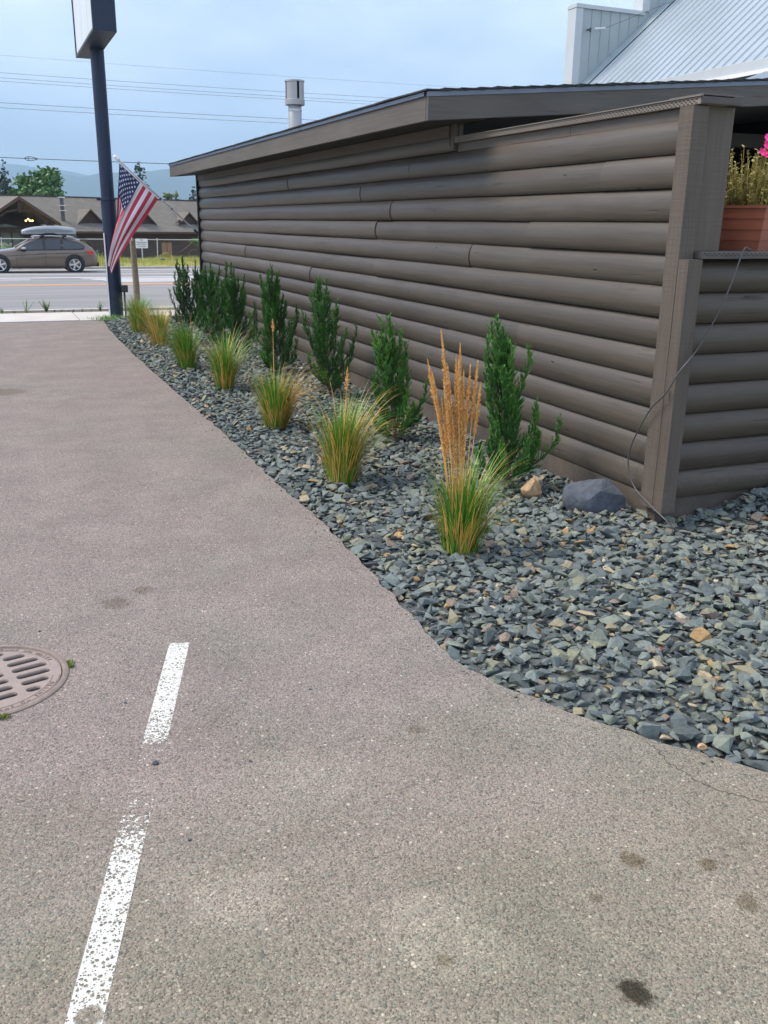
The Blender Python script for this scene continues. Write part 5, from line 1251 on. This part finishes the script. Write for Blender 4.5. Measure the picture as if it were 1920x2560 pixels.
for u in (-8.6, -3.6, 6.6, 8.2):
    m = MB(); m.box(u, u+1.0, .52, .597, -.6, .35); w = lo(m, 'window', 'lodge_glass'); m = MB(); m.box(u+.47, u+.53, .49, .519, -.6, .35); m.box(u-.05, u+1.05, .49, .519, -.66, -.601); lo(m, 'window_frame', 'lodge_trim', w)
fl2 = bpy.data.objects.new('vent_mast', None); link(fl2, lodge)
m = MB(); m.box(-8.40, -8.12, 1.55, 1.75, 1.3, 3.60); lo(m, 'mast', 'steel_dark', fl2); 
for z_ in (2.9, 2.45): m = MB(); m.box(-8.62, -7.92, 1.53, 1.77, z_, z_+.06); lo(m, 'bracket', 'galvanized', fl2)
m = MB(); m.box(-8.55, -7.97, 1.5, 1.8, 3.605, 3.70); lo(m, 'mast_cap', 'galvanized', fl2)
chd = thing('chandelier', 'lit porch chandelier with warm glowing lamps hanging in the lodge entrance', 'lamp', (LP.x+LE.x*-13.0+LN.x*-2, LP.y+LE.y*-13.0+LN.y*-2, 1.5), math.atan2(LE.y, LE.x))
for (u, z_) in ((-.30, .03), (-.09, .17), (.07, .04), (.28, .04)):
    m = MB(); m.lathe([(0, -.07), (.06, -.05), (.085, 0), (.06, .06), (0, .08)], 12); o = m.build('lamp_shade', 'lamp_glow', chd, smooth=True); o.location = (u, 0, z_)
m = MB(); m.tube([(-.3, 0, .12), (.3, 0, .12)], .015, 6); m.tube([(0, 0, .12), (0, 0, 1.1)], .012, 6); m.build('arm', 'steel_dark', chd)

# ------------------------------------------------------------------ far roadside: fence, sign, grass, vine
fn = thing('chain_link_fence', 'low chain link fence with pipe posts along the grass verge across the road', 'fence', (0, 50, -.27))
m = MB(); m.tube([(-22, 0, 1.03), (26, 0, 1.0)], .022, 6); m.build('top_rail', 'galvanized', fn)
for x in [0.88+i*2.50 for i in range(-8, 10)]:
    m = MB(); m.tube([(x-.03, 0, -.2), (x, 0, 1.08)], .028, 8); m.build('post', 'galvanized', fn)
m = MB()
for i in range(-140, 170):
    x = i*.15
    for s in (-1, 1): m.add([(x, 0, 0), (x+.004, 0, 0), (x+s*1.0+.004, 0, 1.0), (x+s*1.0, 0, 1.0)], [(0, 1, 2, 3)])
tag(m.build('wire_mesh', 'galvanized', fn), kind='stuff')
ns = thing('no_trespassing_sign', 'small white no trespassing sign on a metal post in the grass verge', 'sign', (7.24, 47.75, -.27), -.10)
m = MB(); m.prism([(-.29, -.20), (-.265, -.225), (.265, -.225), (.29, -.20), (.29, .20), (.265, .225), (-.265, .225), (-.29, .20)], -.01, .01, 'y'); o = m.build('panel', 'white_metal', ns); o.location.z = .865
m = MB(); m.box(-.03, .03, .012, .05, -.3, .95); m.build('post', 'galvanized', ns)
for (txt, zz, sz) in (('NO', 1.005, .085), ('TRESPASSING', .885, .085), ('PRIVATE PROPERTY', .80, .055), ('NO PARKING', .70, .066)):
    cu = bpy.data.curves.new('lettering', 'FONT'); cu.body = txt; cu.size = sz; cu.align_x = 'CENTER'; cu.extrude = .001; cu.offset = .001
    ob = bpy.data.objects.new('lettering', cu); COL.objects.link(ob); bpy.context.view_layer.update()
    me = bpy.data.meshes.new_from_object(ob.evaluated_get(bpy.context.evaluated_depsgraph_get())); bpy.data.objects.remove(ob)
    me.transform(Matrix.Rotation(math.pi/2, 4, 'X')); me.materials.clear(); me.materials.append(MATS['letter_black'])
    w_ = max(v.co.x for v in me.vertices)*2
    o = bpy.data.objects.new('lettering', me); o.location = (0, -.0125, zz); o.scale.x = min(1, .50/w_); link(o, ns)
# tall verge grass
r = np.random.default_rng(4); N = 24000
X = r.uniform(-9, 15, N); Y = r.uniform(43.35, 50.6, N); Hh = r.uniform(.14, .34, N)*(0.7+.7*np.clip(np.sin(X*1.7+Y)+np.sin(X*.6)*.7, -.6, 1)); A = r.uniform(0, 6.28, N); Ln = r.normal(0, .09, (N, 2)); W = r.uniform(.008, .018, N)
Zg = np.interp(Y, [43.16, 46, 50, 54], [-.33, -.27, -.27, -.42])
b0 = np.stack([X-np.cos(A)*W, Y-np.sin(A)*W, Zg-.02], 1); b1_ = np.stack([X+np.cos(A)*W, Y+np.sin(A)*W, Zg-.02], 1); tp = np.stack([X+Ln[:, 0], Y+Ln[:, 1], Zg+Hh], 1)
Vv = np.stack([b0, b1_, tp], 1).reshape(-1, 3); Ff = np.arange(3*N).reshape(-1, 3)
o = raw('verge_grass', 'verge_blade', Vv, [Ff], np.repeat(np.clip(r.normal(.42, .24, N)+.18*np.sin(X*.9+1)*np.cos(Y), 0, 1), 3)); tag(o, 'tall dry yellow-green grass on the verge across the road', 'grass', None, 'stuff')
# rubble row below the fence
for i in range(34):
    x = -1+i*.42+random.uniform(-.12, .12); s_ = random.uniform(.08, .2)
    o = bpy.data.objects.new('verge_stone', proto_me[i % 24]); COL.objects.link(o); o.location = (x, 49.2+random.uniform(-.4, .4), -.2); o.scale = (s_, s_, s_*.8); o.rotation_euler = (0, 0, random.uniform(0, 6)); tag(o, 'rough grey stone in the row below the chain link fence', 'stone', 'stones below the fence')
# leaf masses
def leaf_cloud(name, parent, mat, centers, n, size, seed, squash=.8, up=.3):
    r = np.random.default_rng(seed); cs = np.array(centers); w = cs[:, 3]**2; k = r.choice(len(cs), n, p=w/w.sum())
    d = r.normal(size=(n, 3)); d /= np.linalg.norm(d, axis=1)[:, None]; rad = cs[k, 3]*(r.random(n)**.38)*r.uniform(.75, 1.12, n)
    P = cs[k, :3]+d*rad[:, None]*np.array([1, 1, squash]); a = r.normal(size=(n, 3)); a[:, 2] *= .6; a /= np.linalg.norm(a, axis=1)[:, None]
    b = np.cross(a, r.normal(size=(n, 3))); b /= np.linalg.norm(b, axis=1)[:, None]; S = size*r.uniform(.55, 1.3, n)[:, None]
    V_ = np.stack([P, P+a*S*.5+b*S*.35, P+a*S, P+a*S*.5-b*S*.35], 1).reshape(-1, 3); F_ = np.arange(4*n).reshape(-1, 4)
    val = np.clip(r.normal(.4, .2, n)+.25*d[:, 2], 0, 1)
    o = raw(name, mat, V_, [F_], np.repeat(val, 4), parent=parent); tag(o, kind='stuff'); return o
def broad_tree(loc, h, w, label, seed, mat='broad_leaf', n=3800, leaf=.5, lobes=22, base=.25):
    t = thing('broadleaf_tree', label, 'tree', loc, 0, 'trees beyond the lodge'); r = random.Random(seed)
    m = MB(); m.tube([(0, 0, -.5), (.1, 0, h*.3), (0, .1, h*.7)], [.30, .22, .08], 8); cs = []
    for i in range(lobes):
        a = i*2.4+r.uniform(-.4, .4); z = h*(base+(1-base)*r.random()**.8*.86); lim = w*.5*math.sin(math.pi*min(.98, (z/h-base*.55)/(1.03-base*.55)))**.7; q = r.uniform(.25, .85)
        c = Vector((math.cos(a)*lim*q, math.sin(a)*lim*q, z)); cs.append((*c, r.uniform(.10, .17)*w)); m.tube([(0, 0, h*.3), c*.5+Vector((0, 0, h*.2)), c], [.10, .06, .02], 5)
    m.build('trunk', 'bark', t); leaf_cloud('crown', t, mat, cs, n, leaf, seed); return t
def conifer(loc, h, w, label, seed, n=4200):
    t = thing('conifer', label, 'tree', loc, 0, 'trees beyond the lodge'); r = random.Random(seed)
    m = MB(); m.tube([(0, 0, -.5), (0, 0, h*.98)], [.24, .03], 7); m.build('trunk', 'bark', t); cs = []
    L = 30
    for i in range(L):
        u = .12+.88*i/(L-1); rr = w*.5*(1-u)**.75*r.uniform(.55, 1.15)+.10
        for k in range(max(1, int(5*(1-u))+1)):
            a = r.uniform(0, 6.28); q = r.uniform(.35, 1); cs.append((math.cos(a)*rr*q, math.sin(a)*rr*q, h*u+r.uniform(-.15, .15), .24*w*(1-u)**.6+.14))
    leaf_cloud('crown', t, 'conifer_leaf', cs, n, .50, seed, .6); return t
conifer((3.9, 148.0, -2.2), 11.7, 4.4, 'tall dark blue-green conifer above the lodge porch', 1)
broad_tree((7.7, 129.5, -2.2), 10.6, 7.6, 'broad leafy green tree rising behind the lodge ridge', 2, n=5200, leaf=.55, lobes=30)
broad_tree((4.9, 131.5, -2.2), 8.4, 3.2, 'small yellow-green tree between the tall conifer and the broad leafy tree', 3, n=1500, leaf=.5, lobes=12)
conifer((21.0, 136.0, -2.2), 11.9, 5.0, 'dark conifer seen above the hanging flag', 4)
broad_tree((27.6, 149.5, -2.2), 8.8, 3.4, 'pale feathery tree rising behind the lodge ridge beyond the flag', 5, 'pale_leaf', 1500, .45, 14)
conifer((30.6, 148.0, -2.2), 9.0, 2.6, 'slim dark conifer beside the log building eave', 6, 1800)
broad_tree((32.2, 150, -2.2), 7.8, 4.0, 'low dark tree beside the slim conifer', 7, 'conifer_leaf', 1300, .5, 10)
broad_tree((12.6, 150, -2.2), 7.1, 3.0, 'low grey-green tree top at the end of the broad tree crown', 8, 'pale_leaf', 700, .4, 8)
vt = thing('vine_bush', 'bright green vine spilling over the chain link fence', 'bush', (10.6, 50.3, -.27), 0)
m = MB(); m.tube([(0.2, 0, 0), (.1, 0, .5), (-.3, -.05, .9), (-.75, 0, .55), (-1.1, 0, .35)], [.05, .04, .035, .03, .012], 6); m.tube([(-.45, 0, -.05), (-.55, 0, .3), (-.4, 0, .5), (-.1, 0, .5)], .025, 6); m.build('stem', 'bark', vt)
leaf_cloud('foliage', vt, 'vine_leaf', [(.1, 0, .85, .33), (.5, 0, .75, .40), (.9, 0, .55, .5), (-.25, 0, .95, .2), (.6, 0, .3, .35), (1.5, 0, .7, .5)], 2200, .11, 9)
for i, (x, y, s_, lab) in enumerate([(4.9, 51.5, .75, 'dark green bush behind the fence beside the sign pole'), (5.6, 52.5, .55, 'dark bush behind the no trespassing sign'), (1.2, 60, 1.0, 'pale flowering bush by the lodge porch'), (9.3, 53, .4, 'dry tan shrub behind the fence by the lodge door')]):
    t = thing('bush', lab, 'bush', (x, y, -.5 if i != 2 else -.8), 0, 'bushes behind the fence'); m = MB(); m.tube([(0, 0, -.1), (0, 0, s_*.6)], .03, 5); m.build('stem', 'bark', t)
    leaf_cloud('foliage', t, ('broad_leaf', 'conifer_leaf', 'pale_leaf', 'dry_leaf')[i], [(0, 0, s_*.75, s_*.55), (s_*.5, 0, s_*.5, s_*.45), (-s_*.5, 0, s_*.55, s_*.45)], 900, .13, 60+i)

# ------------------------------------------------------------------ overhead wires
def wire(z0, rad, label, y=46.0):
    m = MB(); P = []
    for i in range(41):
        x = -45+i*(140/40); P.append((x+45, 0, 0.00045*((x-6)**2)-.00045*51*51)); 
    m.tube(P, rad, 5); o = m.build('overhead_wire', 'wire'); o.location = (-45, y, z0+.00045*51*51); return tag(o, label, 'wire', 'overhead wires along the road')
for z0, rad, lab in ((8.32, .004, 'faint topmost overhead wire above the road'), (7.63, .007, 'upper wire of the close group of three above the road'), (7.43, .007, 'middle wire of the close group of three above the road'), (7.30, .007, 'lower wire of the close group of three above the road'),
                     (6.44, .009, 'upper wire of the pair below the group of three'), (6.24, .008, 'blurred lower wire of the pair below the group of three')): wire(z0, rad, lab)
lw = wire(4.22, .016, 'thick low cable crossing above the lodge roof')
m = MB(); P = [(.0, 0, 0), (.10, 0, .07), (.30, 0, .075), (.55, 0, 0.0), (.30, 0, -.075), (.10, 0, -.07), (0, 0, 0)]; m.tube(smooth_path(P, 4), .014, 6); m.tube([(.17, 0, .07), (.17, 0, -.07)], .012, 6)
o = m.build('cable_loop', 'wire', lw); o.location = (2.12+45, 0, -0.00045*51*51+.00045*(2.3-6)**2)

# ------------------------------------------------------------------ hills and the hazy air
def ridge(name, pts, y, depth, seed, label):
    xs_ = np.linspace(-9000, 12000, 420); base = np.interp(xs_, [p[0] for p in pts], [p[1] for p in pts]); r = np.random.default_rng(seed)
    hgt = base+sum(a*np.sin(xs_/w+r.uniform(0, 6)) for a, w in ((14, 420.), (7, 170.), (4, 70.), (2.5, 31.)))*.5
    V_, n = [], len(xs_)
    for k, fr in enumerate((0.0, .35, .7, 1.0, .6, 0)):
        yy = y+(-depth+k*depth*.35); V_.append(np.stack([xs_, np.full(n, yy)+40*np.sin(xs_/300+k), -4+(hgt+4)*fr], 1))
    V_ = np.concatenate(V_); a_ = (np.arange(5)[:, None]*n+np.arange(n-1)[None]).ravel()
    return tag(raw(name, 'haze_hill', V_, [np.stack([a_, a_+1, a_+n+1, a_+n], 1)], smooth=True), kind='structure')
ridge('near_hills', [(-9000, 420), (-1500, 300), (-300, 170), (300, 200), (454, 244), (533, 224), (636, 248), (840, 266), (1003, 282), (1267, 297), (3000, 380), (12000, 500)], 5500, 900, 2, '')
ridge('far_hills', [(-9000, 600), (-1000, 480), (180, 400), (350, 395), (640, 368), (900, 330), (1500, 360), (12000, 600)], 8000, 900, 3, '')
t = bpy.data.materials.new('haze'); t.use_nodes = True; MATS['haze'] = t; t.node_tree.nodes.clear()
pv_ = t.node_tree.nodes.new('ShaderNodeVolumePrincipled'); pv_.inputs['Color'].default_value = (0.52, 0.77, 1.0, 1); pv_.inputs['Density'].default_value = 0.00023; pv_.inputs['Anisotropy'].default_value = 0.0
ou = t.node_tree.nodes.new('ShaderNodeOutputMaterial'); t.node_tree.links.new(pv_.outputs['Volume'], ou.inputs['Volume'])
m = MB(); m.box(-9500, 12500, -300, 9600, -6, 720); tag(m.build('haze', 'haze'), kind='stuff')
